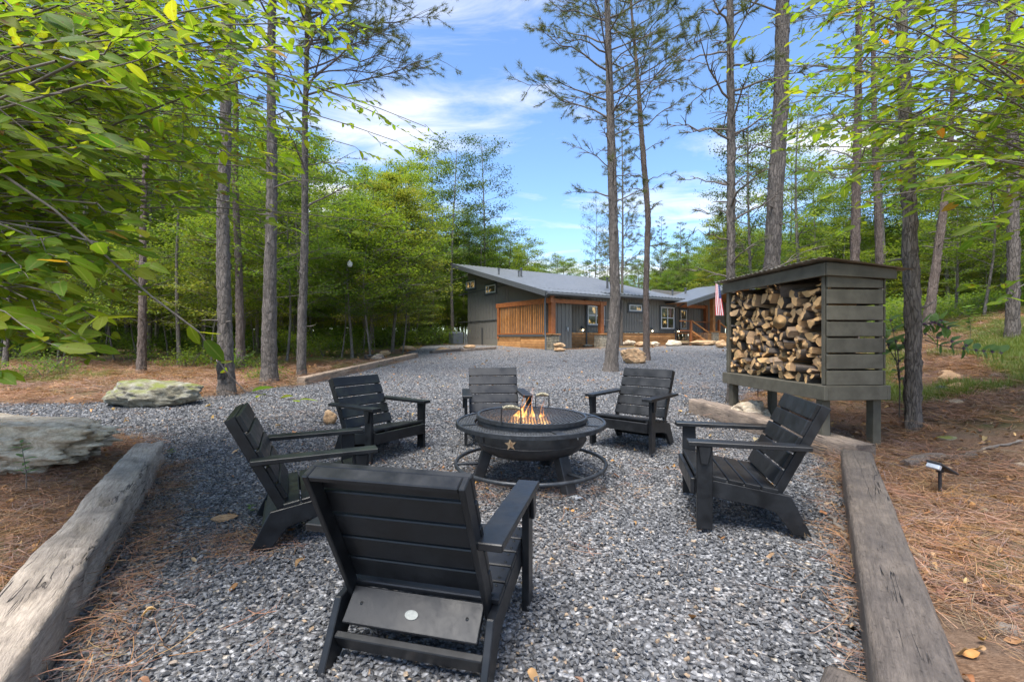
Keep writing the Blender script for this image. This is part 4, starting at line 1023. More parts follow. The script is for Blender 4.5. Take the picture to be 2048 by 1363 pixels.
grock(1346, 692, 30, 12, 'rock_white', 'rounded mottled rock under the tall window by the downspout', 44, .6)
grock(1408, 691, 52, 11, 'rock_tan', 'long flat slab rock at the foot of the entry stairs', 45, .4, sharp=.1)
grock(1444, 696, 24, 16, 'rock_tan', 'pointed tan rock beside the left side of the woodshed', 46, .8)
grock(1119, 703, 24, 9, 'rock_tan', 'lower of two stones stacked in front of the corner stone pier', 47, .7)
g_ = G(1119, 703); rock((g_.x+.02, g_.y+.15, g_.z+.20), (.62, .4, .24), 'rock_tan', 'upper of two stones stacked in front of the corner stone pier', 48)
grock(1174, 693, 20, 5, 'rock_white', 'small flat stone at the foot of the downspout by the utility wall', 49, .7)
grock(771, 711, 22, 11, 'rock_tan', 'brown rock behind the far end of the driveway timbers', 51)
grock(757, 722, 26, 14, 'rock_grey', 'grey brown rock beside the drum among the forest edge weeds', 52)
grock(817, 702, 34, 11, 'rock_tan', 'low tan rock at the far end of the driveway timber row', 53, .6)
grock(885, 704, 34, 9, 'rock_tan', 'low tan rock left of the air conditioning unit', 54, .6)
grock(940, 697, 24, 8, 'rock_tan', 'low tan rock right of the air conditioning unit by the end wall', 57, .6)
rock((3.02, 5.72, hz(3.02, 5.72)+.02), (.46, .40, .34), 'rock_white', 'knobbly white rock behind the timber under the woodshed', 55, sub=5, amp=.3, sharp=.1)
grock(660, 850, 30, 28, 'rock_tan', 'small tan stone on the gravel behind the back left chair', 56, .9)
for (px, py, w_, h_, mt, lb, sdd) in ((449,1046,44,9,'rock_tan','flat tan stone in the gravel left of the left chair',60),(650,1043,30,6,'rock_tan','small flat tan stone showing in the gravel by the left chair leg',61),(1904,768,44,22,'rock_tan','brown rock just above the black object in the grass',62),(1893,755,30,14,'rock_tan','small pinkish brown stone farthest in the grass rock cluster',63),(1925,788,50,20,'rock_tan','flat brown slab in the grass right of the black object',64),(1914,812,40,12,'rock_white','pale flat stone below the black object in the grass',65),
        (2026,1248,44,26,'rock_grey','grey stone in pine straw near the right edge at the bottom',66),(2012,1288,50,34,'rock_grey','rounded grey stone lowest in the pine straw at the right',67),(1896,888,40,14,'rock_moss','mossy stone in the pine straw right of the near pine trunk',68),(1996,760,34,14,'rock_grey','grey stone in the grass near the right pine',69),(1762,893,26,8,'rock_white','pale stone at the end of the brown timber under the shed',70),(2040,940,30,14,'rock_white','flat pale stone at the right edge behind the solar light',71),(1895,1075,50,10,'rock_tan','flat tan stone flush in the pine straw beside the dark timber',72),(530,915,14,6,'rock_tan','tiny tan stone in the gravel',73)):
    if sdd == 73: continue
    grock(px, py, w_, h_, mt, lb, sdd, .8, sub=4, sharp=.1)
o = grock(1888, 790, 34, 13, 'rock_grey', 'glossy black object lying in the grass beside brown rocks', 80, .6); o.name = 'black_pipe'; o['category'] = 'pipe'
bpy.data.objects.remove(o)
g_ = G(1888, 790); m_ = MB(); q = .0
pts = [Vector((-.15,0,.05)), Vector((-.08,0,.065)), Vector((.05,0,.06)), Vector((.15,-.02,.045))]; m_.tube(pts, [.035,.06,.06,.035], 12)
tag(m_.obj('black_pipe', simple('glossy_black_plastic', (.01,.01,.012), rough=.2, bmp=.2), loc=g_, rot=(0,0,.2)), 'glossy black plastic pipe piece lying in the grass beside brown rocks', 'pipe')
# black drum at the forest edge
g_ = G(739, 719); DR = empty('planter_tub', g_, 0, 'low black round tub standing at the forest edge by grey rocks', 'tub')
m_ = MB(); m_.lathe([(0,.02),(.17,.0),(.19,.16),(.20,.17),(.18,.17),(.165,.05),(0,.05)], 24); m_.obj('tub', MT['trimdark'], DR); m_ = MB(); m_.lathe([(0,.13),(.175,.13)], 20); m_.obj('soil', MT['ground'], DR)
# solar path light
g_ = G(1880, 1004); SL = empty('solar_light', g_, R(10), 'black solar spotlight on a stake in the pine straw right of the dark timber', 'garden light')
MB().tube([(0,0,-.05),(0,0,.22)], .011, 8).obj('stake', MT['steel'], SL); MB().box((0,0,.228), (.028,.035,.03), ch=.004).obj('bracket', MT['steel'], SL)
tr_ = Matrix.Rotation(R(28), 3, 'Y')
hd = MB().box((.02,0,.25), (.19,.10,.016), tr_, ch=.004).obj('solar_panel', MT['steel'], SL)
MB().box((-.055,0,.262), (.03,.09,.04), tr_, ch=.006).obj('lamp_head', MT['bright'], SL)
# second small light near the shed
g_ = G(1516, 803); m_ = MB(); m_.tube([(0,0,0),(0,0,.22)], .008, 6); S2 = empty('solar_light', g_, 0, 'small black stake light in the straw behind the woodshed legs', 'garden light'); m_.obj('stake', MT['steel'], S2); MB().box((0,0,.22), (.11,.08,.03)).obj('lamp_head', MT['steel'], S2)
# fallen branches
def branch(pts, r0, r1, label, mat='deadwood', nm='fallen_branch'):
    P_ = [Vector(p) for p in pts]; Q = []
    for i in range(len(P_)-1):
        for k in range(5):
            f = k/5; p = P_[i].lerp(P_[i+1], f); Q.append(p+Vector((.012*math.sin(len(Q)*1.7), .01*math.cos(len(Q)*2.1), .006*math.sin(len(Q)))))
    Q.append(P_[-1]); m_ = MB(); m_.tube(Q, [r0+(r1-r0)*i/(len(Q)-1)+.003*math.sin(i*1.9) for i in range(len(Q))], 9)
    return tag(m_.obj(nm, MT[mat]), label, 'branch', 'dead branches on the ground')
def gq(px, py, dz=0): q = G(px, py); return (q.x, q.y, q.z+dz)
branch([gq(1812, 945, .06), gq(1850, 930, .07), gq(1900, 930, .05), gq(1950, 925, .05)], .05, .035, 'thick dead branch lying in straw behind the solar light', 'logbark')
branch([gq(1900, 920, .03), gq(1960, 910, .05), gq(2010, 900, .05), gq(2045, 896, .06)], .014, .008, 'thin dead branch at the right edge behind the thick one')
branch([gq(1660, 1042, .02), gq(1685, 1070, .03), gq(1692, 1095, .03), gq(1700, 1110, .02)], .012, .009, 'crooked dead root on the gravel against the dark timber')
branch([gq(1715, 1210, .015), gq(1700, 1235, .02), gq(1685, 1250, .015)], .008, .005, 'short dead twig on the gravel at the foot of the dark timber')
branch([gq(190, 1192, .02), gq(215, 1195, .025), gq(240, 1200, .02)], .008, .005, 'short grey stick on the gravel beside the pale timber')
branch([gq(1930, 1180, .02), gq(1965, 1172, .02), gq(1985, 1165, .02)], .006, .004, 'thin grey twig in the straw near the right edge')
# ------------------------------------------------------------------ scattering for what nobody could count
def scatter(name, pts, rot, scl, protos, label, cat, kindidx=None, seed=0):
    pts = np.asarray(pts, np.float32); n = len(pts)
    me = bpy.data.meshes.new(name); me.vertices.add(n); me.vertices.foreach_set('co', pts.ravel())
    a = me.attributes.new('rot', 'FLOAT_VECTOR', 'POINT'); a.data.foreach_set('vector', np.asarray(rot, np.float32).ravel())
    scl = np.asarray(scl, np.float32)
    if scl.ndim == 1: scl = np.repeat(scl[:, None], 3, 1)
    a = me.attributes.new('scl', 'FLOAT_VECTOR', 'POINT'); a.data.foreach_set('vector', scl.ravel())
    ki = kindidx if kindidx is not None else np.random.RandomState(seed).randint(0, len(protos), n)
    a = me.attributes.new('kidx', 'INT', 'POINT'); a.data.foreach_set('value', np.asarray(ki, np.int32))
    c = bpy.data.collections.new(name+'_pieces')
    for i, pm in enumerate(protos):
        o = bpy.data.objects.new(f'{name}_piece_{i:02d}', pm); c.objects.link(o)
    ng = bpy.data.node_groups.new(name, 'GeometryNodeTree')
    ng.interface.new_socket('Geometry', in_out='INPUT', socket_type='NodeSocketGeometry'); ng.interface.new_socket('Geometry', in_out='OUTPUT', socket_type='NodeSocketGeometry')
    N = ng.nodes; L = ng.links; gi = N.new('NodeGroupInput'); go = N.new('NodeGroupOutput')
    ip = N.new('GeometryNodeInstanceOnPoints'); ci = N.new('GeometryNodeCollectionInfo')
    ci.inputs['Collection'].default_value = c; ci.inputs['Separate Children'].default_value = True; ci.inputs['Reset Children'].default_value = True
    L.new(gi.outputs[0], ip.inputs['Points']); L.new(ci.outputs[0], ip.inputs['Instance']); ip.inputs['Pick Instance'].default_value = True
    for nm, ty, sk in (('rot', 'FLOAT_VECTOR', 'Rotation'), ('scl', 'FLOAT_VECTOR', 'Scale'), ('kidx', 'INT', 'Instance Index')):
        q = N.new('GeometryNodeInputNamedAttribute'); q.data_type = ty; q.inputs['Name'].default_value = nm; L.new(q.outputs['Attribute'], ip.inputs[sk])
    L.new(ip.outputs[0], go.inputs[0])
    o = link(name, me); md = o.modifiers.new('scatter', 'NODES'); md.node_group = ng
    return tag(o, label, cat, kind='stuff')

# ------------------------------------------------------------------ leaves
def leafquads(C, size, tilt=.5, aspect=.5, rs=RS, updir=None):
    n = len(C); yaw = rs.uniform(0, 2*np.pi, n); tl = rs.normal(0, tilt, n); rl = rs.normal(0, tilt*.8, n)
    sz = size*rs.uniform(.65, 1.25, n)
    d = np.stack([np.cos(yaw)*np.cos(tl), np.sin(yaw)*np.cos(tl), np.sin(tl)], -1)
    s = np.stack([-np.sin(yaw)*np.cos(rl), np.cos(yaw)*np.cos(rl), np.sin(rl)], -1)
    w = (sz*aspect*.5)[:, None]; l = sz[:, None]
    V = np.stack([C-d*l*.5, C-d*l*.0+s*w, C+d*l*.5-np.array([0,0,.08])*l, C-d*l*.0-s*w], 1).reshape(-1, 3)
    F = np.arange(4*n).reshape(n, 4); rnd = np.repeat(rs.uniform(0, 1, n), 4)
    return V, F, rnd
def trunkpath(h, lean, rs, n=14, wob=.12):
    p = Vector((0,0,-.2)); pts = []; a = rs.uniform(0, 6.28); ph = rs.uniform(0, 6)
    for i in range(n+1):
        f = i/n; pts.append(Vector((math.cos(a)*lean*f*h+wob*math.sin(f*5+ph), math.sin(a)*lean*f*h+wob*math.cos(f*4.3+ph), -.2+f*h)))
    return pts
def broadleaf(seed, h, base, rad, nleaf, lsize, r0=.12, layered=.3, nlimb=26, mat='leaf', profile='round', clump=.35, bm_='bark_far'):
    rs = random.Random(seed); ns = np.random.RandomState(seed)
    tp = trunkpath(h*.93, rs.uniform(0, .05), rs); T = MB(); nt = len(tp)
    T.tube(tp, [r0*(1-.86*i/(nt-1))*(1.35 if i == 0 else 1) for i in range(nt)], 9)
    cent = []; 
    def at(z):
        f = min(max((z+.2)/(h*.93), 0), 1)*(nt-1); i = min(int(f), nt-2); return tp[i].lerp(tp[i+1], f-i), r0*(1-.86*f/(nt-1))
    for k in range(nlimb):
        f = (k+.5)/nlimb; z = base+(h*.92-base)*f; c, tr = at(z)
        if profile == 'round': L = rad*(.55+.75*math.sin(math.pi*min(1, f*.95+.12)))*rs.uniform(.7, 1.15)
        elif profile == 'cone': L = rad*(1.15-f*.85)*rs.uniform(.7, 1.15)
        else: L = rad*(.6+.6*f if f < .75 else 1.05-(f-.75)*2.2)*rs.uniform(.7, 1.15)
        a = k*2.4+rs.uniform(-.4, .4); rise = rs.uniform(.1, .55)+.35*f; pts = [c]; m = 5
        for j in range(1, m+1):
            g = j/m; pts.append(c+Vector((math.cos(a)*L*g, math.sin(a)*L*g, L*g*rise*(1-.35*g)))+Vector((rs.gauss(0,.05*L*g), rs.gauss(0,.05*L*g), rs.gauss(0,.04*L*g))))
        T.tube(pts, [max(.008, tr*.42*(1-.85*j/m)) for j in range(m+1)], 5, caps=False)
        for q in range(4):
            g = rs.uniform(.35, .95); i = min(int(g*m), m-1); p = pts[i].lerp(pts[i+1], g*m-i); b = a+rs.choice((-1, 1))*rs.uniform(.5, 1.1); l2 = L*rs.uniform(.25, .5)
            e = p+Vector((math.cos(b)*l2, math.sin(b)*l2, l2*rs.uniform(-.05, .5))); T.tube([p, p.lerp(e, .5)+Vector((0,0,.03)), e], [.012, .009, .005], 4, caps=False)
            for s_ in (.35, .6, .8, 1.0): cent.append(tuple(p.lerp(e, s_)))
        for g in (.45, .6, .75, .88, 1.0): i = min(int(g*m), m-1); cent.append(tuple(pts[i].lerp(pts[i+1], g*m-i)))
    cent = np.array(cent); ci = ns.randint(0, len(cent), nleaf)
    wgt = ns.uniform(.3, 1.6, len(cent)); wgt /= wgt.sum(); ci = ns.choice(len(cent), nleaf, p=wgt)
    off = ns.normal(0, 1, (nleaf, 3))*np.array([clump, clump, clump*layered])
    C = cent[ci]+off; C[:, 2] = np.maximum(C[:, 2], .4)
    V, F, rnd = leafquads(C, lsize, .42, .56, ns)
    rnd = np.clip(np.repeat((ci*0.6180339) % 1, 4)*.6+rnd*.4, 0, 1)
    return T.mesh('trunk', MT[bm_]), npmesh('crown', V, F, MT[mat], attr=rnd)
def pinecrown_mesh(B, ns, per=15, ln=.15, wd=.0055, name='needles'):
    """tufts of thin needles at B = list of (pos, dir)"""
    C = np.array([tuple(b[0]) for b in B]); D = np.array([tuple(b[1]) for b in B]); n = len(C)*per
    C = np.repeat(C, per, 0); D = np.repeat(D, per, 0)
    d = D*.75+ns.normal(0, .55, (n, 3)); d /= np.linalg.norm(d, axis=1)[:, None]
    s = np.cross(d, ns.normal(0, 1, (n, 3))); s /= np.linalg.norm(s, axis=1)[:, None]
    l = (ln*ns.uniform(.6, 1.15, n))[:, None]
    C = C+D*ns.uniform(-.10, .06, n)[:, None]
    V = np.stack([C-s*wd*.5, C+s*wd*.5, C+d*l], 1).reshape(-1, 3); F = np.arange(3*n).reshape(n, 3)
    return npmesh(name, V, F, MT['needle'], attr=np.repeat(ns.uniform(0, 1, n), 3))
def pine_limbs(T, path_at, rs, z0, z1, count, Lf, live, tufts, r0=.028, rise=(.0,.5), az=None, dens=9, each=None):
    for k in range(count):
        if each is not None: T = MB(); each.append(T)
        f = (k+rs.random())/count; z = z0+(z1-z0)*f; c, tr = path_at(z); L = Lf(f)*rs.uniform(.6, 1.2)
        a = az(k, f) if az else k*2.4+rs.uniform(-.5, .5); rr = rs.uniform(*rise); pts = [c]; m = 6; wig = rs.uniform(-.35, .35)
        for j in range(1, m+1):
            g = j/m; aa = a+wig*g; pts.append(c+Vector((math.cos(aa)*L*g, math.sin(aa)*L*g, L*(rr*g+.12*math.sin(g*3.1)*rs.uniform(.2,1)+.10*g*g)))+Vector((0,0,rs.gauss(0,.02))))
        br = r0*rs.uniform(.7, 1.2)*(.5+.5*min(L/2., 1)); T.tube(pts, [max(.004, br*(1-.85*j/m)) for j in range(m+1)], 5, caps=False)
        nt = int(dens*L*(1 if live(f) else .5))
        for q in range(nt):
            g = rs.uniform(.25, 1); i = min(int(g*m), m-1); p = pts[i].lerp(pts[i+1], g*m-i); b = a+rs.choice((-1, 1))*rs.uniform(.4, 1.2); l2 = L*rs.uniform(.12, .34)*(1.2-g*.5)
            e = p+Vector((math.cos(b)*l2, math.sin(b)*l2, l2*rs.uniform(-.2, .7))); T.tube([p, p.lerp(e, .5)+Vector((0,0,.02)), e], [.008, .006, .003], 4, caps=False)
            if live(f) and rs.random() < live(f):
                dd = (e-p).normalized(); tufts.append((e, dd))
                if rs.random() < .6: tufts.append((p.lerp(e, .65), dd))
                if rs.random() < .5: tufts.append((e+Vector((rs.gauss(0,.08), rs.gauss(0,.08), rs.gauss(0,.06))), dd))
        if live(f): tufts.append((pts[-1], (pts[-1]-pts[-2]).normalized()))
def pine_proto(seed, h, z0, rad, cnt=40):
    rs = random.Random(seed); ns = np.random.RandomState(seed); tp = trunkpath(h, .01, rs, 12, .06); T = MB(); nt = len(tp)
    T.tube(tp, [.13*(1-.9*i/(nt-1)) for i in range(nt)], 9)
    def at(z): f = min(max((z+.2)/h, 0), 1)*(nt-1); i = min(int(f), nt-2); return tp[i].lerp(tp[i+1], f-i), .1
    tf = []; pine_limbs(T, at, rs, z0, h-.3, cnt, lambda f: rad*(1.1-f*.85), lambda f: .95, tf, dens=12)
    return T.mesh('trunk', MT['bark_far']), pinecrown_mesh(tf, ns, 16, .22, .012)

# ------------------------------------------------------------------ the pines that stand in the yard
def big_pine(pts, widths, label, limbs, seed, base=None, d=None, mat='bark', top=14, fine=True, name='pine_tree', reach=None, flare=1.0, group='pine trees standing round the yard'):
    """pts: trunk centre in photo pixels from the base up; depth from the base on the ground"""
    g0 = base if base is not None else G(*pts[0]); d = g0.y; rs = random.Random(seed); ns = np.random.RandomState(seed)
    W_ = [Vector((g0.x, g0.y, g0.z-.12))]+[P(px, py, d) for px, py in pts[1:]]
    R_ = [w_/2/FPX*d/math.sqrt(1+((px-CX)/FPX)**2) for w_, (px, py) in zip(widths, pts)]
    a, b = W_[-2], W_[-1]; dirn = (b-a).normalized()
    extra = max(0, top-(b.z-g0.z)); 
    if extra > .2: W_.append(b+dirn*extra*.5); R_.append(R_[-1]*.75); W_.append(b+dirn*extra); R_.append(R_[-1]*.25)
    cum = [0]
    for i in range(1, len(W_)): cum.append(cum[-1]+(W_[i]-W_[i-1]).length)
    def ats(s):
        i = 0
        while i < len(cum)-2 and s > cum[i+1]: i += 1
        f = (s-cum[i])/(cum[i+1]-cum[i]); f = max(0, min(1, f)); f2 = f
        return W_[i].lerp(W_[i+1], f), R_[i]*(1-f)+R_[i+1]*f
    def atz(z):
        z += g0.z; i = 0
        while i < len(W_)-2 and z > W_[i+1].z: i += 1
        f = (z-W_[i].z)/(W_[i+1].z-W_[i].z); return W_[i].lerp(W_[i+1], f), R_[i]*(1-f)+R_[i+1]*f
    n = 30 if fine else 12; st = .055 if fine else .4; V = []; m = int(cum[-1]/st); ref = Vector((1,0,0))
    for j in range(m+1):
        s = j/m*cum[-1]; c, r_ = ats(s); c = c+Vector((.012*math.sin(s*1.3+seed), .012*math.cos(s*1.1+seed), 0))
        if s < .55: r_ *= 1+.38*flare*(1-s/.55)**2
        for k in range(n):
            a_ = 2*math.pi*k/n; x, y = math.cos(a_), math.sin(a_); e = 0
            if fine:
                q = Vector((x*2.6*r_/.15+seed, y*2.6*r_/.15, s*2.2)); e = .016*abs(mn.noise(q*3.2))*2-.012+.012*mn.noise(q*1.1)+.006*mn.noise(q*8)
                if s < .55: e += .03*(1-s/.55)*mn.noise(Vector((x*2+seed, y*2, 0)))
            V.append((c.x+x*(r_+e)-g0.x, c.y+y*(r_+e)-g0.y, c.z-g0.z))
    F = [(j*n+k, j*n+(k+1)%n, (j+1)*n+(k+1)%n, (j+1)*n+k) for j in range(m) for k in range(n)]
    root = empty(name, g0, 0, label, 'pine tree' if 'pine' in name else 'tree', group)
    link('trunk', npmesh('trunk', V, F, MT[mat], smooth=True), root)
    T = MB(); tf = []; LB = []
    zt_ = W_[-1].z-g0.z
    def rel(z): c, r_ = atz(z); return c-g0, r_
    for (z0, z1, cnt, L, lv, az) in limbs:
        pine_limbs(T, rel, rs, z0, min(z1, zt_-.1), cnt, (lambda f, L=L: L if not isinstance(L, tuple) else L[0]+(L[1]-L[0])*f), (lambda f, lv=lv: lv), tf, az=az, dens=9, each=LB)
    for _ in range(16):
        z = rs.uniform(1.2, 8); c, r_ = rel(z); a = rs.uniform(0, 6.28); e = Vector((math.cos(a), math.sin(a), rs.uniform(-.1, .5))); l = rs.uniform(.04, .28)
        T.tube([c+e*r_*.8, c+e*(r_+l*.5), c+e*(r_+l)+Vector((0,0,rs.uniform(-.03,.05)))], [.016, .011, .006], 6)
    T.obj('branch_stubs', MT['twig'], root)['kind'] = 'stuff'
    for q in LB:
        if q.v: q.obj('limb', MT['twig'], root)
    if tf: link('needles', pinecrown_mesh(tf, ns, 40, .14, .008), root)
    return root
def toward(lo, hi):   # azimuths limited to a sector (degrees, 0 = +x)
    return lambda k, f: R(lo+(hi-lo)*((k*.618) % 1))
BIG = [
 ([(452,790),(449,560),(447,430),(450,200),(455,0)], [36,29,26,24,21], 'thick pine trunk nearest on the left, with a black scorched patch low on it', [(7.2,12,22,1.6,.6,None)], 1, 'bark'),
 ([(538,768),(541,560),(543,300),(545,0)], [37,27,21,16], 'thick straight pine trunk second from the left, between the scorched one and the thinner one', [(3.6,7,6,.9,0,None),(7,13,26,2.0,.7,None)], 2, 'bark'),
 ([(603,753),(607,540),(611,300),(613,0)], [21,17,13,8.5], 'slender pine with long live branches reaching right over the sky, third of the left trio', [(4,7,8,1.6,.05,None),(6.6,10.8,20,3.0,.6,toward(-50,50)),(8,14,24,2.4,.7,None)], 3, 'bark'),
 ([(484,740),(478,600),(473,430),(470,200)], [21,17,14,12], 'thinner reddish pine trunk right behind the scorched trunk', [(7,14,16,1.4,.7,None)], 4, 'bark_red'),
 ([(283,746),(284,600),(288,440),(292,300)], [22,17,14,12], 'reddish pine trunk standing in the forest floor above the mossy boulder', [(7,15,18,1.6,.7,None)], 5, 'bark_red'),
 ([(1221,742),(1230,600),(1227,420),(1222,300),(1218,110),(1214,0)], [30,21,19,17.5,13.5,11], 'tall dark pine in the middle of the driveway with live branches near its top', [(4.4,7.2,12,1.1,.25,None),(6.6,10.4,24,2.6,.75,None),(10,13.5,16,2.2,.8,None)], 6, 'bark'),
 ([(1292,720),(1292,600),(1296,440),(1286,300),(1277,180),(1270,100),(1262,0)], [15,12,11.5,11,8,6.5,5], 'thin crooked pine just right of the tall driveway pine and behind the tan boulder', [(3.8,8,10,1.0,.2,None),(8,13,26,1.9,.75,None)], 7, 'bark_red'),
 ([(1463,806),(1463,640),(1463,480),(1462,300),(1460,150),(1460,0)], [23,18,17.5,17,16,14], 'straight pine rising directly behind the left end of the woodshed with many bare twigs', [(1.8,4.5,14,1.0,.04,None),(4.2,7,18,1.1,.22,None),(7,12,16,1.6,.6,None)], 8, 'bark'),
]
for pts, wd, lb, lm, sd_i, mt in BIG: big_pine(pts, wd, lb, lm, sd_i, mat=mt)
def gd(px, d): x = (px-CX)/FPX*d; return Vector((x, d, hz(x, d)))
big_pine([(1541,0),(1545,520),(1552,356),(1562,198),(1566,0)], [38,34,34,32,29], 'thickest pine trunk rising behind the peak of the woodshed roof', [(3.5,6.5,6,.6,0,None),(6.5,13,14,2.0,.6,None)], 9, base=gd(1541, 8.6))
big_pine([(1708,0),(1710,515),(1712,356),(1717,200),(1718,0)], [24,21,19,16,14], 'pine behind the woodshed with a long dead side branch at its foot', [(3.4,7,12,1.5,.06,None),(7,14,16,1.8,.6,None)], 10, base=gd(1708, 10.2), mat='bark_red')
big_pine([(1758,0),(1758,515),(1752,330),(1747,160),(1745,0)], [18,17,14,11,9.5], 'slim pine seen just past the right edge of the woodshed roof', [(4,8,12,1.2,.08,None),(8,14,14,1.6,.6,None)], 11, base=gd(1760, 11.8), mat='bark_red')
big_pine([(1829,866),(1826,640),(1818,515),(1815,356),(1808,160),(1804,0)], [37,36,35,32,27,23], 'rough pine trunk standing nearest on the right beside the berry bush', [(3.2,6,7,.8,0,None),(6,12,12,1.6,.6,None)], 12, flare=.5, mat='bark')
big_pine([(1851,668),(1873,515),(1897,356),(1905,200),(1910,0)], [26,20,16,12,9], 'leaning reddish pine trunk right of the near trunk, behind the berry bush', [(4.5,8,9,1.3,.05,None),(8,14,14,1.6,.6,None)], 13, mat='bark_red')
big_pine([(2022,686),(2026,515),(2028,300),(2020,0)], [33,29,26,21], 'tall rough pine trunk at the right edge of the view in straw', [(4.5,8,8,1.0,.05,None),(8,14,12,1.6,.6,None)], 14)
# scorch mark and reflector on the nearest left trunk
g_ = G(452, 790)
sc_ = MB(); V = []
for j in range(9):
    for k in range(7):
        a = R(-108+44*k/6*1.); z = .30+.36*j/8; rr_ = .178+.012*mn.noise(Vector((k*.8, j*.8, 3)))+(.018-.01*abs(j-4)/4-.01*abs(k-3)/3); V.append((rr_*math.cos(a+.25*math.sin(j)/4)+.0, rr_*math.sin(a), z))
sc_.add(V, [(j*7+k, j*7+k+1, (j+1)*7+k+1, (j+1)*7+k) for j in range(8) for k in range(6)])
tt = [o for o in COL.objects if o.get('label', '').startswith('thick pine trunk nearest')][0]
sc_.obj('scorch_scar', simple('charred_bark', (.012,.011,.010), rough=.9, scale=30, bmp=.8, bd=.02), tt)
q = P(436, 720, g_.y-.24); m_ = MB(); m_.lathe([(0,.006),(.025,.006),(.026,0)], 16, 0); m_.lathe([(0,.012),(.015,.011),(.016,0)], 16, 1)
tg = link('marker_disc', m_.mesh('marker_disc', [MT['white'], simple('red_reflector', (.35,.02,.02), rough=.3)]), tt, q-tt.location, (R(90), 0, 0))

# ------------------------------------------------------------------ forest
PR = {
 'tall': broadleaf(101, 15, 4.8, 2.7, 11000, .165, .15, .45, 34, 'leaf', 'round', .32),
 'tall2': broadleaf(102, 14, 4.0, 2.5, 10500, .155, .13, .45, 32, 'leaf', 'vase', .30),
 'mid': broadleaf(103, 9.5, 2.6, 2.3, 11000, .12, .085, .25, 34, 'leaf', 'round', .27),
 'mid2': broadleaf(104, 8.5, 2.0, 2.1, 10000, .12, .07, .22, 32, 'leaf_yellow', 'cone', .26),
 'under': broadleaf(105, 5.2, 1.3, 1.6, 7000, .095, .04, .16, 30, 'leaf', 'round', .26),
 'under2': broadleaf(106, 4.2, 1.1, 1.4, 5500, .095, .032, .16, 24, 'leaf_yellow', 'cone', .25),
 'airy': broadleaf(107, 15, 4.0, 2.6, 6500, .15, .13, .6, 36, 'leaf_dark', 'vase', .26),
 'pole': broadleaf(108, 15, 8.5, 1.9, 5000, .17, .11, .5, 20, 'leaf', 'round', .36),
 'pine': pine_proto(109, 14, 3.5, 2.2, 46),
}
PH = {'tall': 15, 'tall2': 14, 'mid': 9.5, 'mid2': 8.5, 'under': 5.2, 'under2': 4.2, 'airy': 15, 'pole': 15, 'pine': 14}
KD = {'tall': 'full leafy broadleaf tree', 'tall2': 'tall spreading broadleaf tree', 'mid': 'bushy mid height green tree', 'mid2': 'yellow green conical tree', 'under': 'small layered green understorey tree', 'under2': 'small yellow green understorey tree', 'airy': 'thinly leaved dark green tree', 'pole': 'bare stemmed tree with a high crown', 'pine': 'feathery green pine'}
def plant(kind, x, y, s, rz, where, label=None, group=None, nm=None):
    o = empty({'pine': 'pine_tree', 'under': 'understorey_tree', 'under2': 'understorey_tree'}.get(kind, 'forest_tree') if not nm else nm, (x, y, hz(x, y)), rz, label or f'{KD[kind]} {where}', 'tree', group or f'trees {where}')
    o.scale = (s,)*3 if not hasattr(s, '__len__') else s
    link('trunk', PR[kind][0], o); link('crown', PR[kind][1], o); return o
fr = random.Random(5)
def sky_limit(px):   # highest crown top allowed, photo pixels
    pts = [(-900,40),(300,90),(620,240),(660,330),(800,300),(860,290),(900,400),(1060,470),(1130,500),(1290,505),(1330,480),(1400,440),(1470,300),(1560,190),(1700,130),(2048,60),(3500,40)]
    for (a, ya), (b, yb) in zip(pts, pts[1:]):
        if a <= px <= b: return ya+(yb-ya)*(px-a)/(b-a)
    return 100
placed = []; WOODS = []
def try_tree(kinds, x, y, where, mind):
    if any((x-a)**2+(y-b)**2 < mind*mind for a, b in placed): return
    u = (x-A0.x)*cT+(y-A0.y)*sT; v = -(x-A0.x)*sT+(y-A0.y)*cT
    if -2.2 < u < 26 and -14 < v < 12.5: return
    if inpoly(np.array([x]), np.array([y]), GRAVEL)[0]: return
    kind = fr.choice(kinds); s = fr.uniform(.8, 1.15); px = CX+FPX*x/y; lim = sky_limit(px)
    hmax = CAMH+(CY-lim)*y/FPX-hz(x, y)
    if PH[kind]*s > hmax:
        s2 = hmax/PH[kind]*fr.uniform(.86, 1.0)
        if s2 < .55:
            kind = fr.choice(['mid','under']); s2 = hmax/PH[kind]*fr.uniform(.8, 1.)
            if s2 < .5: return
        s = min(s2, 1.15)
    placed.append((x, y)); WOODS.append(plant(kind, x, y, s, fr.uniform(0, 6.28), where))
for y, n_, kinds, mind in ((0, 0, 0, 0),):
    pass
for _ in range(700):
    y = fr.uniform(12.5, 46); x = fr.uniform(-1.25*y-2, -.16*y-1.2)
    if y < 17 and x > -6.2: continue
    try_tree(['mid','under','under','tall2','mid','tall','pole','pole'] if y < 24 else ['tall','tall2','mid','tall','mid2','pole','pine'], x, y, 'in woods left of driveway', 2.2)
for _ in range(420):
    y = fr.uniform(34, 60); x = fr.uniform(-.2*y, .55*y)
    try_tree(['tall','tall2','mid','mid2','airy','pine'], x, y, 'in woods behind house', 3.0)
for _ in range(600):
    y = fr.uniform(12, 44); x = fr.uniform(.58*y+1.0, 1.3*y+3)
    if x/y < .50: continue
    try_tree(['mid','under','under2','under','mid2','tall','pole','pole'] if y < 24 else ['tall','tall2','mid','mid2','pole','pine'], x, y, 'in woods right of woodshed', 2.3)
mains = list(placed); placed.clear()
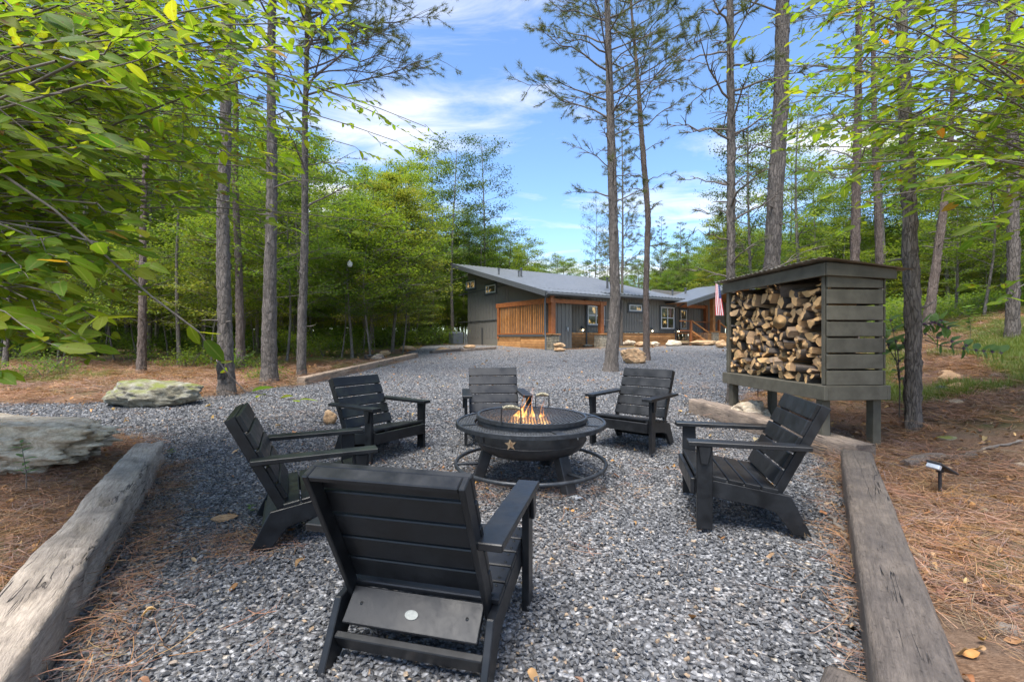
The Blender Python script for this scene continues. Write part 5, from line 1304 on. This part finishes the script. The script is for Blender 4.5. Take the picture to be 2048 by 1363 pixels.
for _ in range(420):
    y = fr.uniform(13.5, 36); k = fr.uniform(-1.25, -.16) if fr.random() < .6 else fr.uniform(.56, 1.3); x = k*y+(-1 if k < 0 else 1)
    if any((x-a)**2+(y-b)**2 < .5 for a, b in mains) or (y < 17 and -6.2 < x < 0): continue
    try_tree(['under','under','under2'], x, y, 'in woods left of driveway' if k < 0 else 'in woods right of woodshed', 1.9)
# trees that stand out
WOODS.sort(key=lambda o: o.location.x/o.location.y); cnt = {}
for o in WOODS:
    k = o['label']; cnt[k] = cnt.get(k, 0)+1; o['label'] = f"{k}, {ORD[min(cnt[k]-1, len(ORD)-1)]} such from left"
def stand(kind, px, d, toppx, label, sx=1., mat=None):
    x = (px-CX)/FPX*d; h_ = CAMH+(CY-toppx)*d/FPX-hz(x, d); s = h_/PH[kind]; o = plant(kind, x, d, (s*sx, s*sx, s), fr.uniform(0, 6), '', label, 'trees along the edge of the woods')
    if mat:
        for c in o.children:
            if c.name.startswith('crown'): c.material_slots[0].link = 'OBJECT'; c.material_slots[0].material = MT[mat]
    return o
stand('mid2', 790, 20, 345, 'bright yellow green tree at the driveway edge left of the house', 1.25)
stand('mid2', 700, 17, 370, 'bright green young tree by the driveway timbers holding a hanging white feeder', 1.1, 'leaf')
stand('airy', 905, 34, 262, 'tall airy dark green tree just left of the house roof peak', 1.0)
stand('airy', 968, 38, 262, 'tall thinly leaved tree rising above the left end of the house roof', .9)
stand('tall', 860, 36, 285, 'full tall green tree behind the yellow green one left of the house', 1.0)
stand('airy', 1015, 42, 440, 'dark spreading tree crown directly above the house roof', 1.4)
stand('pine', 1243, 26, 205, 'mid size pine with dense needles right behind the tall driveway pine', .75)
stand('airy', 1190, 40, 385, 'sparse slim tree above the roof left of the tall driveway pine', .6)
stand('pine', 1322, 48, 432, 'left one of two feathery pines above the right end of the roof', .8)
stand('pine', 1362, 50, 440, 'right one of two feathery pines above the right end of the roof', .8)
stand('airy', 1500, 16, 130, 'sparse small leaved tree between the two pine trunks behind the woodshed', .8)
stand('tall2', 1600, 22, 170, 'leafy tree filling the gap right of the thickest pine behind the shed', 1.0)
stand('mid2', 1450, 36, 420, 'yellow green tree above the flag at the entry porch', 1.0)
stand('mid', 1905, 15, 330, 'layered bright green tree between the leaning pine and the right edge pine', 1.0)
stand('under', 120, 13, 500, 'small layered tree low on the forest floor at the far left', 1.0)
# far wood that reads as one mass
n_ = 2000; yy = RS.uniform(44, 110, n_); xx = RS.uniform(-1.5, 1.5, n_)*yy; px = CX+FPX*xx/yy
lim = np.array([sky_limit(p) for p in px]); hmax = CAMH+(675-np.maximum(lim+40, 430))*yy/FPX-height(xx, yy)
sc_ = np.clip(hmax/15., .35, 1.25)*RS.uniform(.8, 1., n_); base_ = np.stack([xx, yy, height(xx, yy)], -1)
# one mesh per far tree kind: trunk and crown joined
def joined(k):
    a, b = PR[k]; me = b.copy(); bm = bmesh.new(); bm.from_mesh(b); nf = len(bm.faces); bm.from_mesh(a); bm.faces.ensure_lookup_table()
    for f in bm.faces[nf:]: f.material_index = 1
    me = bpy.data.meshes.new('far_'+k); me.materials.append(b.materials[0]); me.materials.append(a.materials[0]); bm.to_mesh(me); bm.free(); return me
J = [joined(k) for k in ('tall', 'tall2', 'mid', 'under')]
rot = np.zeros((n_, 3)); rot[:, 2] = RS.uniform(0, 6.28, n_)
scatter('far_wood', base_, rot, sc_, J, 'distant mass of green trees closing the view all round', 'woods', RS.choice([0, 1, 2, 3, 3, 3], n_))
# undergrowth
UG = []
for s_ in range(4):
    ns = np.random.RandomState(300+s_); n = 260; C = ns.normal(0, 1, (n, 3))*np.array([.30,.30,.16])+np.array([0,0,.32]); C[:, 2] = np.abs(C[:, 2]); V, F, rd = leafquads(C, .085, .5, .55, ns)
    st = MB()
    for k in range(9): a = ns.uniform(0, 6.28); e = Vector((math.cos(a)*.35, math.sin(a)*.35, .5)); st.tube([(0,0,0), e*.5+Vector((0,0,.08)), e], [.006,.004,.002], 4, caps=False)
    bm = bmesh.new(); me = npmesh('ug', V, F, MT['leaf'], attr=rd); me2 = st.mesh('st', MT['twig']); bm.from_mesh(me); nf = len(bm.faces); bm.from_mesh(me2); bm.faces.ensure_lookup_table()
    for f in bm.faces[nf:]: f.material_index = 1
    mm = bpy.data.meshes.new('shrub'); mm.materials.append(MT['leaf']); mm.materials.append(MT['twig']); bm.to_mesh(mm); bm.free(); UG.append(mm)
def region(n, y0, y1, k0, k1, keep=None, rs=RS, pw=1.):
    y = y0+(y1-y0)*rs.uniform(0, 1, n)**pw; x = rs.uniform(k0, k1, n)*y
    m = ~inpoly(x, y, GRAVEL)
    u = (x-A0.x)*cT+(y-A0.y)*sT; v = -(x-A0.x)*sT+(y-A0.y)*cT; m &= ~((u > -1.5) & (u < 25) & (v > -3) & (v < 11))
    if keep is not None: m &= keep(x, y)
    return x[m], y[m]
pn = lambda x, y, s: np.sin(x*s+1.7)*np.sin(y*s*1.3+.5)+.6*np.sin(x*s*2.3-y*s*1.9+2)
xs, ys = [], []
for (n, y0, y1, k0, k1, kf) in ((2200, 17, 44, -1.3, -.12, lambda x, y: pn(x, y, .5) > .3-(y-20)*.04), (1800, 13, 44, .55, 1.4, lambda x, y: pn(x, y, .45) > -.1-(y-16)*.04), (160, 9.5, 16, -1.2, -.5, lambda x, y: pn(x, y, .8) > .5)):
    x, y = region(n, y0, y1, k0, k1, kf); xs.append(x); ys.append(y)
x = np.concatenate(xs); y = np.concatenate(ys); n = len(x); rot = np.zeros((n, 3)); rot[:, 2] = RS.uniform(0, 6.28, n)
scatter('undergrowth', np.stack([x, y, height(x, y)], -1), rot, RS.uniform(.5, 1.7, n)*np.clip(y/22, .55, 1.3), UG, 'low green weeds and seedlings on the forest floor', 'undergrowth')
# ------------------------------------------------------------------ near foliage
def leafmesh(seed, wd=.42, curl=.15, n=7):
    rs = random.Random(seed); V = []; F = []; AT = []
    for j in range(n+1):
        f = j/n; w_ = wd*.5*(math.sin(math.pi*min(1, f*.93+.04))**.8)*(1-.25*f); 
        if j == n: w_ = .002
        y = f; z = -curl*f*f*.9+.02*math.sin(f*5+seed); jag = .02*(1 if j % 2 else -1)*wd
        V += [(-w_-jag*(0<j<n), y, z+w_*.28), (0, y+.01, z), (w_+jag*(0<j<n), y, z+w_*.28)]; AT += [1, 0, 1]
    for j in range(n): b = j*3; F += [(b, b+1, b+4, b+3), (b+1, b+2, b+5, b+4)]
    return np.array(V, np.float32), np.array(F, np.int32)
def midattr(me):
    a = me.attributes.new('mid', 'FLOAT', 'POINT'); n = len(me.vertices); a.data.foreach_set('value', np.tile(np.array([1, 0, 1], np.float32), n//3)); return me
LM = [leafmesh(i, w_, c_) for i, (w_, c_) in enumerate(((.46,.14),(.54,.26),(.42,.05),(.56,.34),(.48,-.10)))]
def near_tree(name, label, origin, targets, lsize, seed, trunk_r, leafcat='tree', lat=.55, twl=(.22,.5), lv=(1.1, .05), extra=None, broadw=1., orange=.03):
    rs = random.Random(seed); root = empty(name, (origin[0], origin[1], hz(origin[0], origin[1])), 0, label, leafcat, 'broadleaf trees whose branches hang into the view')
    o0 = root.location.copy(); T = MB(); LV = []
    th = max(t[2] for t in targets)+.6 if targets else 3
    MB().tube([(0,0,-.2),(.03,.02,1.2),(0,-.03,2.6),(.05,0,th+1)], [trunk_r*1.2, trunk_r, trunk_r*.8, trunk_r*.4], 14).obj('trunk', MT['bark_red'], root)
    def leaf(p, d_, size):
        # blade roughly level, drooping with the tip away from the twig
        d_ = Vector((d_.x, d_.y, d_.z*.4-rs.uniform(-.12, .42))).normalized(); ya = rs.gauss(0, .5); d_ = Vector((d_.x*math.cos(ya)-d_.y*math.sin(ya), d_.x*math.sin(ya)+d_.y*math.cos(ya), d_.z)); up = Vector((rs.gauss(0,.5), rs.gauss(-.85,.55), 1)).normalized()
        x = d_.cross(up).normalized(); z = x.cross(d_).normalized(); LV.append((Matrix((x, d_, z)).transposed(), p.copy(), size*rs.uniform(.6, 1.25)))
    def twig(a, b, sag, r0, r1, size, nl=4, ends=True):
        pts = []; m = 5
        for j in range(m+1): g = j/m; pts.append(a.lerp(b, g)+Vector((0, 0, -sag*4*g*(1-g)*.5))+Vector((rs.gauss(0,.01), rs.gauss(0,.01), rs.gauss(0,.008))))
        T.tube(pts, [r0+(r1-r0)*j/m for j in range(m+1)], 5, caps=False); return pts
    for (tx, ty, tz, ls) in targets:
        t_ = Vector((tx, ty, tz)); s0 = Vector((o0.x, o0.y, 0)); L = math.hypot(tx-o0.x, ty-o0.y); z0 = max(hz(*origin)+.9, tz-L*rs.uniform(.0, .35)); s0.z = min(z0, th)
        pts = []; m = 9; ph = rs.uniform(0, 6)
        for j in range(m+1):
            g = j/m; pts.append(s0.lerp(t_, g)+Vector((.07*math.sin(g*6+ph)*L*.15, .07*math.cos(g*5+ph)*L*.15, .05*math.sin(g*4+ph)+L*.10*math.sin(math.pi*g))))
        T.tube([p-o0 for p in pts], [.0085*(1-.8*j/m)+.0018 for j in range(m+1)], 6, caps=False)
        along = (t_-pts[-3]).normalized(); n_tw = int(lv[0]*5)
        for q in range(n_tw):
            g = 1-(q/n_tw)*min(.95, 1.5/L); i = min(int(g*m), m-1); p = pts[i].lerp(pts[i+1], g*m-i); sd2 = 1 if q % 2 else -1
            sdv = along.cross(Vector((0,0,1))).normalized()*sd2; dd = (along*rs.uniform(-.3,1)+sdv*rs.uniform(.3,1.2)+Vector((0,0,rs.uniform(-.6,.4)))).normalized(); l2 = rs.uniform(*twl)
            if q == 0: dd = along
            e = p+dd*l2+Vector((0,0,-.05)); tp = twig(p-o0, e-o0, .03, .0026, .0012, ls); k = int(l2/lv[1])
            for z in range(k+1):
                f = .15+.85*z/max(k, 1); j2 = min(int(f*5), 4); pp = tp[j2].lerp(tp[j2+1], f*5-j2); s2 = 1 if z % 2 else -1; sv2 = dd.cross(Vector((0,0,1))).normalized()*s2
                ld = (dd*.7+sv2*rs.uniform(.5,1.)) if z < k else dd; leaf(pp, ld, ls)
    if extra: extra(T, leaf, o0, twig)
    T.obj('branches', MT['twig'], root)
    # the leaves that show largest are parts, the others one mass
    sc = []
    for i, (M_, p, s) in enumerate(LV):
        w_ = p+o0
        if w_.y < .35: sc.append(-1); continue
        u = w_.x/w_.y*FPX+CX; v = CY-(w_.z-CAMH)/w_.y*FPX; sc.append(s/w_.y if -20 < u < 2068 and -20 < v < 1380 else 0)
    LV2 = [(a, l) for a, l in zip(sc, LV) if a >= 0]; LV2.sort(key=lambda q: -q[0]); print(name, 'leaves', len(LV2), [round(q[0], 3) for q in LV2[:300:60]])
    mes = []
    for (V, F) in LM:
        for _ in range(1): mes.append(midattr(npmesh('leaf', V, F, MT['leaf_near'], smooth=True, attr=np.full(len(V), rs.random()))))
    Vs = []; Fs = []; A_ = []; b = 0
    for i, (s_, (M_, p, s)) in enumerate(LV2):
        if i < 295:
            o = link('leaf', rs.choice(mes), root); o.matrix_local = Matrix.Translation(p) @ M_.to_4x4() @ Matrix.Diagonal((s, s, s, 1))
            if rs.random() < orange: o.material_slots[0].link = 'OBJECT'; o.material_slots[0].material = MT['leaf_orange']
        else:
            V, F = rs.choice(LM); W_ = (V*s) @ np.array(M_.transposed())+np.array(p); Vs.append(W_); Fs.append(F+b); A_.append(np.full(len(V), rs.random())); b += len(V)
    if Vs:
        f = link('foliage', midattr(npmesh('foliage', np.concatenate(Vs), np.concatenate(Fs), MT['leaf_near'], smooth=True, attr=np.concatenate(A_))), root); f['kind'] = 'stuff'
    return root
def targets(poly, n, dr, ls, seed, dfun=None):
    rs = random.Random(seed); out = []; xs_ = [p[0] for p in poly]; ys_ = [p[1] for p in poly]
    while len(out) < n:
        px, py = rs.uniform(min(xs_), max(xs_)), rs.uniform(min(ys_), max(ys_))
        if not inpoly(np.array([px]), np.array([py]), poly)[0]: continue
        d = rs.uniform(*dr) if not dfun else dfun(px, py, rs); q = P(px, py, d); out.append((q.x, q.y, q.z, ls*rs.uniform(.85, 1.15)))
    return out
polyL = [(-60,-60),(600,-60),(600,30),(570,130),(540,230),(500,280),(470,340),(360,400),(230,440),(200,520),(110,600),(110,680),(30,720),(-60,720)]
tl = targets(polyL, 240, (1.5, 4.2), .098, 4, lambda px, py, rs: rs.uniform(1.7, 3.0) if (py > 380 or px < 120) else rs.uniform(2.2, 4.6))
tl += targets([(-40,-20),(200,-20),(300,120),(100,200),(-40,200)], 6, (1.2, 1.5), .085, 9)
for (px, py, d, s) in ((640,60,4.4,.10),(600,150,4.2,.10),(560,250,4.,.10),(700,290,4.6,.10),(790,290,4.8,.085),(650,330,4.4,.09),(850,262,5.,.08),(620,430,4.2,.09),(660,30,4.6,.1),(540,330,3.8,.10),(720,430,4.8,.07),(480,420,3.6,.11),(690,200,4.8,.085),(760,240,5.0,.08)):
    q = P(px, py, d); tl.append((q.x, q.y, q.z, s))
def long_twig(T, leaf, o0, twig):
    rs = random.Random(77); pix = [(-160,250,1.7),(0,345,1.7),(110,420,1.72),(205,505,1.75),(300,590,1.78),(400,665,1.8),(450,740,1.85),(490,782,1.9),(560,795,1.95),(600,800,2.0)]
    pts = [P(*q)-o0 for q in pix]; T.tube(pts, [.0055,.005,.0045,.0042,.0038,.0032,.0027,.0022,.0018,.0011], 7, caps=False)
    for (px, py, d, ddx, ddz, s) in ((600,800,2.,.5,-.05,.095),(585,800,2.,.3,-.5,.085),(560,796,1.95,.6,.15,.085),(530,790,1.93,-.6,.1,.08),(505,783,1.9,.3,.3,.07),(400,665,1.8,.6,.4,.08),(380,650,1.8,-.2,-.4,.09),(410,680,1.8,.1,-.6,.085),(440,725,1.85,.6,-.1,.075),(300,590,1.78,-.6,.2,.09),(210,510,1.75,.5,.5,.1),(230,540,1.75,-.4,-.5,.1),(445,740,1.85,-.5,.2,.06)):
        leaf(P(px, py, d)-o0, Vector((ddx, .3, ddz+.3)), s)
near_tree('hickory_tree', 'broadleaf tree just outside the left edge whose long yellow green leaves fill the upper left', (-5.4, 3.4), tl, .12, 5, .16, extra=long_twig, orange=.025)
polyR = [(2110,-60),(1640,-60),(1600,20),(1640,60),(1620,180),(1600,290),(1690,350),(1790,380),(1850,350),(1930,400),(2110,400)]
trr = targets(polyR, 105, (2.6, 5.2), .095, 14)
for (px, py, d, s) in ((1530,120,4.4,.09),(1560,60,4.2,.09),(1570,215,4.3,.085),(1590,300,4.3,.085),(1550,180,4.6,.085),(2000,440,3.,.1),(2040,560,3.,.09),(1960,300,2.4,.11),(1800,200,3.,.1),(1900,120,2.5,.11)):
    q = P(px, py, d); trr.append((q.x, q.y, q.z, s))
near_tree('hornbeam_tree', 'broadleaf tree just outside the right edge whose narrow green leaves hang across the upper right', (6.6, 4.4), trr, .10, 6, .13, twl=(.2,.42), orange=.04)
# beautyberry
BB = empty('berry_bush', G(1798, 850), 0, 'arching green shrub with clusters of purple berries beside the near right trunk', 'shrub')
bo = BB.location.copy(); bd_ = bo.y; m_ = MB(); rs = random.Random(8); ends = []
MT['berry'] = simple('purple_berries', (.11,.012,.12), (.07,.008,.08), rough=.3, bmp=0)
MT['leaf_pale'] = leafmat('pale_green_leaf', [(.11,.20,.05),(.14,.24,.07),(.09,.17,.05)], .45, rough=.4, objv=.15)
lme = [npmesh('leaf', V*np.array([1.15,1,1],np.float32), F, MT['leaf_pale'], smooth=True, attr=np.full(len(V), rs.random())) for V, F in LM[:3]]
bme = MB()
for i in range(26):
    p = Vector((rs.gauss(0,.008), rs.gauss(0,.008), rs.gauss(0,.010))); bme.lathe([(0,p.z-.004),(.0042,p.z),(0,p.z+.004)], 6, c=(p.x, p.y))
bme = bme.mesh('berry_cluster', MT['berry'])
for path in ([(1798,850),(1800,760),(1795,700),(1780,640)],[(1800,790),(1796,700),(1830,650),(1880,640)],[(1798,760),(1790,700),(1850,668),(1930,690)],[(1797,730),(1780,700),(1765,665)],[(1800,700),(1840,650),(1868,645),(1895,655)],[(1850,680),(1880,690),(1950,700),(2000,705)]):
    pts = [P(px, py, bd_*(1-.01*i))-bo for i, (px, py) in enumerate(path)]; pts[0] = pts[0]*1.0
    st_ = MB().tube(pts, [.007, .005, .004, .002][:len(pts)], 6, caps=False).obj('stem', MT['twig'], BB)
    for i in range(1, len(pts)):
        for f in (.3, .65, 1.0):
            p = pts[i-1].lerp(pts[i], f); dd = (pts[i]-pts[i-1]).normalized()
            for s_ in (-1, 1):
                if i == 1 and f < .9: continue
                ld = (dd*.5+dd.cross(Vector((0,1,0))).normalized()*s_*.8+Vector((0,rs.uniform(-.4,.4),-.1))).normalized(); up = Vector((0,-.35,1)).normalized(); x = ld.cross(up).normalized(); z = x.cross(ld)
                sz = rs.uniform(.10,.15); o = link('leaf', rs.choice(lme), BB); o.matrix_local = Matrix.Translation(p) @ Matrix((x, ld, z)).transposed().to_4x4() @ Matrix.Diagonal((sz,sz,sz,1))
            if i >= 2: link('berry_cluster', bme, BB, p+Vector((0,-.01,0)))
# seedlings
def seedling(px, py, h_, n, label, sz=.06, seed=0):
    g_ = G(px, py); rs = random.Random(seed); S_ = empty('seedling', g_, 0, label, 'plant', 'seedlings'); tip = Vector((rs.uniform(-.05,.05), 0, h_)); m_ = MB(); m_.tube([(0,0,-.02), tip*.5+Vector((.02,0,0)), tip], [.004,.003,.0015], 6).obj('stem', MT['twig'], S_)
    for i in range(n):
        f = .45+.55*i/max(n-1,1); p = tip*f; a = i*2.4+seed; ld = Vector((math.cos(a), math.sin(a), .35)).normalized(); x = ld.cross(Vector((0,0,1))).normalized(); z = x.cross(ld); s = sz*rs.uniform(.7,1.2)
        o = link('leaf', rs.choice(lme), S_); o.matrix_local = Matrix.Translation(p) @ Matrix((x, ld, z)).transposed().to_4x4() @ Matrix.Diagonal((s,s,s,1))
seedling(52, 1000, .42, 12, 'slender seedling with bright leaves in front of the big white boulder', .075, 1)
seedling(1715, 520, .1, 1, 'x') if False else None
seedling(1940, 700, .75, 26, 'leafy green sapling between the leaning pine and the right edge pine', .14, 3)
seedling(250, 800, .0, 0, 'x') if False else None
seedling(1815, 850, .18, 9, 'small green weed at the foot of the near right trunk', .06, 4)
seedling(340, 915, .08, 7, 'tiny green sprout by the far end of the pale timber', .05, 5)
seedling(494, 1030, .07, 6, 'tiny green sprout in the gravel left of the left chair', .04, 6)
seedling(1595, 770, .10, 8, 'green sprout under the woodshed', .05, 7)
# hanging feeder
q = P(700, 527, 15.5); FDR = empty('hanging_feeder', q, 0, 'small white egg shaped feeder hanging on a string in the bright green young tree', 'feeder')
m_ = MB(); m_.lathe([(0,-.12),(.06,-.10),(.085,-.03),(.075,.05),(.03,.11),(0,.115)], 16); m_.obj('feeder_body', MT['white'], FDR); m_ = MB(); m_.tube([(0,0,.11),(0,0,1.9)], .006, 5); m_.obj('string', MT['twig'], FDR); m_ = MB(); m_.lathe([(0,.15),(.03,.13),(.04,.10)], 12); m_.obj('feeder_cap', simple('yellow_cap', (.6,.42,.05), rough=.5), FDR)

# ------------------------------------------------------------------ gravel stones
def gravelmat(k=1., nm='gravel_stone'):
    m, t, bs, out = newmat(nm); r_ = t.a('ShaderNodeObjectInfo').outputs['Random']; co = t.a('ShaderNodeTexCoord').outputs['Object']
    col = t.ramp(r_, [(0, (.035,.035,.037)), (.25, (.075,.076,.080)), (.5, (.120,.121,.124)), (.72, (.165,.166,.170)), (.88, (.205,.205,.207)), (.955, (.28,.28,.28)), (.975, (.32,.22,.13)), (1, (.42,.32,.22))])
    n_ = t.noise(co, 1.6, 4, .6); col = t.mix(t.rng(n_, .4, .65, 0, .45), col, (.05,.052,.056)); col = t.mix(1., col, (k, k, k), 'MULTIPLY')
    setc(t, bs, 'Base Color', col); setc(t, bs, 'Roughness', t.rng(t.math('FRACT', t.math('MULTIPLY', r_, 13.7)), 0, 1, .38, .8)); bs.inputs['Specular IOR Level'].default_value = .45
    bump(t, bs, t.noise(co, 5, 4, .7), .35, .08); return m
MT['gstone'] = gravelmat(); MT['gstone_pale'] = gravelmat(1.5, 'pale_gravel_stone'); GS = []
for i in range(12):
    rs = random.Random(500+i); bm = bmesh.new(); sx, sy, sz = rs.uniform(.8,1.2), rs.uniform(.5,.8), rs.uniform(.28,.5)
    for _ in range(11):
        v = Vector((rs.gauss(0,1), rs.gauss(0,1), rs.gauss(0,1))).normalized(); bm.verts.new((v.x*sx*.5, v.y*sy*.5, v.z*sz*.5))
    r_ = bmesh.ops.convex_hull(bm, input=bm.verts); bmesh.ops.delete(bm, geom=[v for v in bm.verts if not v.link_faces], context='VERTS')
    me = bpy.data.meshes.new('stone'); bm.to_mesh(me); bm.free(); me.materials.append(MT['gstone']); GS.append(me)
for q in list(GS): q2 = q.copy(); q2.materials[0] = MT['gstone_pale']; GS.append(q2)  # paler copies of the same stones, picked more often with distance
def fr_pts(n, y0, y1, extra=.25, rs=RS):
    """points with even density per ground area within the view wedge"""
    y = np.sqrt(rs.uniform(y0*y0, y1*y1, n)); x = rs.uniform(-1.16, 1.16, n)*y+rs.uniform(-extra, extra, n); return x, y
allx = []; ally = []; alls = []; allz = []
for (y0, y1, dens, s0, s1, off) in ((1.1, 3.2, 2900, .017, .042, .011), (3.2, 5.5, 2200, .017, .040, .010), (5.5, 9., 1050, .026, .052, .012), (9., 14., 520, .026, .05, .006), (14., 24., 230, .03, .055, .005)):
    n = int(dens*1.16*(y1*y1-y0*y0)); x, y = fr_pts(n, y0, y1); m = inpoly(x, y, GRAVEL); 
    if y0 > 13: m &= RS.uniform(14, 27, n) > y
    x, y = x[m], y[m]; allx.append(x); ally.append(y); s = s0+(s1-s0)*RS.beta(1.6, 3.2, len(x)); alls.append(s); allz.append(off*RS.uniform(-.3, 1.1, len(x))+s*.12)
x = np.concatenate(allx); y = np.concatenate(ally); s = np.concatenate(alls); z = height(x, y)+np.concatenate(allz)
n = len(x); rot = np.stack([RS.normal(0, .38, n), RS.normal(0, .38, n), RS.uniform(0, 6.28, n)], -1); print('gravel', n)
scatter('gravel', np.stack([x, y, z], -1), rot, s, GS, 'loose blue grey crushed stone covering the seating area and driveway', 'gravel', RS.randint(0, 12, n)+12*(RS.uniform(0, 1, n) < np.clip((y-3.5)/8, 0, 1)*.9))
# ------------------------------------------------------------------ pine straw, leaves, grass
def strawproto(seed, n=34, spread=.16, ln=.17, wd=.0022, flat=.02):
    ns = np.random.RandomState(seed); V = []; F = []; A_ = []
    for i in range(n):
        c = ns.normal(0, spread*.6, 2); a = ns.uniform(0, 6.28); l = ln*ns.uniform(.6, 1.1); bend = ns.normal(0, .35); z0 = abs(ns.normal(0, flat)); tz = ns.normal(0, .07); pts = []
        for k in range(4):
            f = k/3-.5; aa = a+bend*f; pts.append((c[0]+math.cos(aa)*l*f, c[1]+math.sin(aa)*l*f, max(.002, z0+tz*l*f*2)))
        b = len(V); nx_, ny_ = -math.sin(a)*wd, math.cos(a)*wd
        for p in pts: V.append((p[0]-nx_*.5, p[1]-ny_*.5, p[2])); V.append((p[0]+nx_*.5, p[1]+ny_*.5, p[2]+wd*.4))
        for k in range(3): F.append((b+2*k, b+2*k+1, b+2*k+3, b+2*k+2))
        A_ += [ns.uniform()]*8
    return npmesh('needles', V, F, MT['straw'], attr=A_)
ST = [strawproto(i) for i in range(6)]; SP = [strawproto(20+i, 7, .10, .16, .0020, .006) for i in range(5)]
def put(name, specs, protos, label, cat, dz=0, tilt=.0):
    X_ = np.concatenate([q[0] for q in specs]); Y_ = np.concatenate([q[1] for q in specs]); S_ = np.concatenate([q[2] for q in specs]); n = len(X_); print(name, n)
    rot = np.stack([RS.normal(0, tilt, n), RS.normal(0, tilt, n), RS.uniform(0, 6.28, n)], -1)
    zz_ = height(X_, Y_)+dz+np.where(~inpoly(X_, Y_, GRAVEL) & (Y_ < 9) & (np.abs(X_) < 9), .038, 0)
    return scatter(name, np.stack([X_, Y_, zz_], -1), rot, S_, protos, label, cat)
sp = []
for (y0, y1, dens, s0, s1) in ((1.2, 4, 190, .7, 1.2), (4, 8, 70, .9, 1.6), (8, 15, 16, 1.6, 2.6)):
    n = int(dens*1.16*(y1*y1-y0*y0)); x, y = fr_pts(n, y0, y1, .5); m = ~inpoly(x, y, GRAVEL) & (np.sin(x*2.1+y)*np.sin(y*1.9-x*.7) > -.55); x, y = x[m], y[m]; sp.append((x, y, RS.uniform(s0, s1, len(x))))
put('pine_straw', sp, ST, 'rust brown pine needles carpeting the soil beside the gravel', 'pine straw', .004, .12)
sp = []
for (y0, y1, dens) in ((1.2, 5, 17), (5, 10, 6)):
    n = int(dens*1.16*(y1*y1-y0*y0)); x, y = fr_pts(n, y0, y1); m = inpoly(x, y, GRAVEL) & (pn(x, y, 1.6) > RS.uniform(-.9, 1.2, n)); sp.append((x[m], y[m], RS.uniform(.7, 1.2, m.sum())))
tx = np.random.RandomState(5)      # thicker drifts along the timbers and under the left chair
t_ = tx.uniform(0, 1, 220); sp.append((-1.25+(-3.15+1.25)*t_+np.abs(tx.normal(0, .12, 220)), 1.1+(4.2-1.1)*t_, tx.uniform(.7, 1.1, 220)))
sp.append((-1.55+tx.normal(0, .16, 70), 2.60+tx.normal(0, .12, 70), tx.uniform(.6, 1., 70))); sp.append((.0+tx.normal(0, .30, 90), 3.55+tx.normal(0, .2, 90), tx.uniform(.6, .9, 90)))
t_ = tx.uniform(0, 1, 90); sp.append((1.05+(2.85-1.05)*t_-np.abs(tx.normal(0, .08, 90)), 1.15+(4.0-1.15)*t_, tx.uniform(.6, 1., 90)))
o = put('fallen_needles', sp, SP, 'orange pine needles scattered thinly over the gravel', 'pine needles', .022, .08)
def litter(seed):
    V, F = LM[seed % 5]; V = V.copy(); V[:, 0] *= 1.1+.3*(seed % 3); V[:, 2] += .18*np.sin(V[:, 1]*4+seed)+.5*np.abs(V[:, 0]); V[:, 1] -= .5
    return npmesh('dead_leaf', V, F, MT['litter'], smooth=True, attr=np.full(len(V), (seed*.37) % 1))
LT = [litter(i) for i in range(6)]; sp = []
for (y0, y1, dg, ds, s0, s1) in ((1.2, 5, 5, 60, .025, .06), (5, 12, 2, 34, .04, .08), (12, 26, .4, 3.5, .08, .14)):
    n = int(ds*1.16*(y1*y1-y0*y0)); x, y = fr_pts(n, y0, y1); i_ = inpoly(x, y, GRAVEL); m = np.where(i_, RS.uniform(0, 1, n) < dg/ds, True); sp.append((x[m], y[m], RS.uniform(s0, s1, m.sum())))
put('fallen_leaves', sp, LT, 'small dead brown and tan leaves strewn over straw and gravel', 'fallen leaves', .02, .35)
def tuft(seed, n=26, h_=.12):
    ns = np.random.RandomState(seed); V = []; F = []; A_ = []
    for i in range(n):
        a = ns.uniform(0, 6.28); c = ns.normal(0, .05, 2); hh = h_*ns.uniform(.5, 1.1); o_ = ns.uniform(.3, 1.)*hh; b = len(V); w_ = .004
        V += [(c[0]-w_*math.sin(a), c[1]+w_*math.cos(a), 0), (c[0]+w_*math.sin(a), c[1]-w_*math.cos(a), 0), (c[0]+math.cos(a)*o_, c[1]+math.sin(a)*o_, hh)]; F.append((b, b+1, b+2)); A_ += [ns.uniform()]*3
    return npmesh('tuft', V, F, MT['grass'], attr=A_)
TF = [tuft(i) for i in range(5)]; sp = []
gk = lambda x, y: (pn(x, y, 1.1)+.7*pn(x+3, y-2, 2.9) > .0)
x, y = region(26000, 5.4, 18, .72, 1.3, lambda x, y: gk(x, y) & (x > 5.0+.1*np.sin(y*3)) & (y > 5.6)); sp.append((x, y, RS.uniform(.5, 1.3, len(x))))
x, y = region(9000, 10, 26, -1.2, -.2, lambda x, y: (pn(x, y, .55) > .75)); sp.append((x, y, RS.uniform(.6, 1.2, len(x))))
x, y = region(700, 5.5, 9, .44, .75, lambda x, y: (pn(x, y, 2.0) > .7)); sp.append((x, y, RS.uniform(.4, .9, len(x))))
put('grass', sp, TF, 'thin bright grass growing in patches through the straw', 'grass', 0, .1)
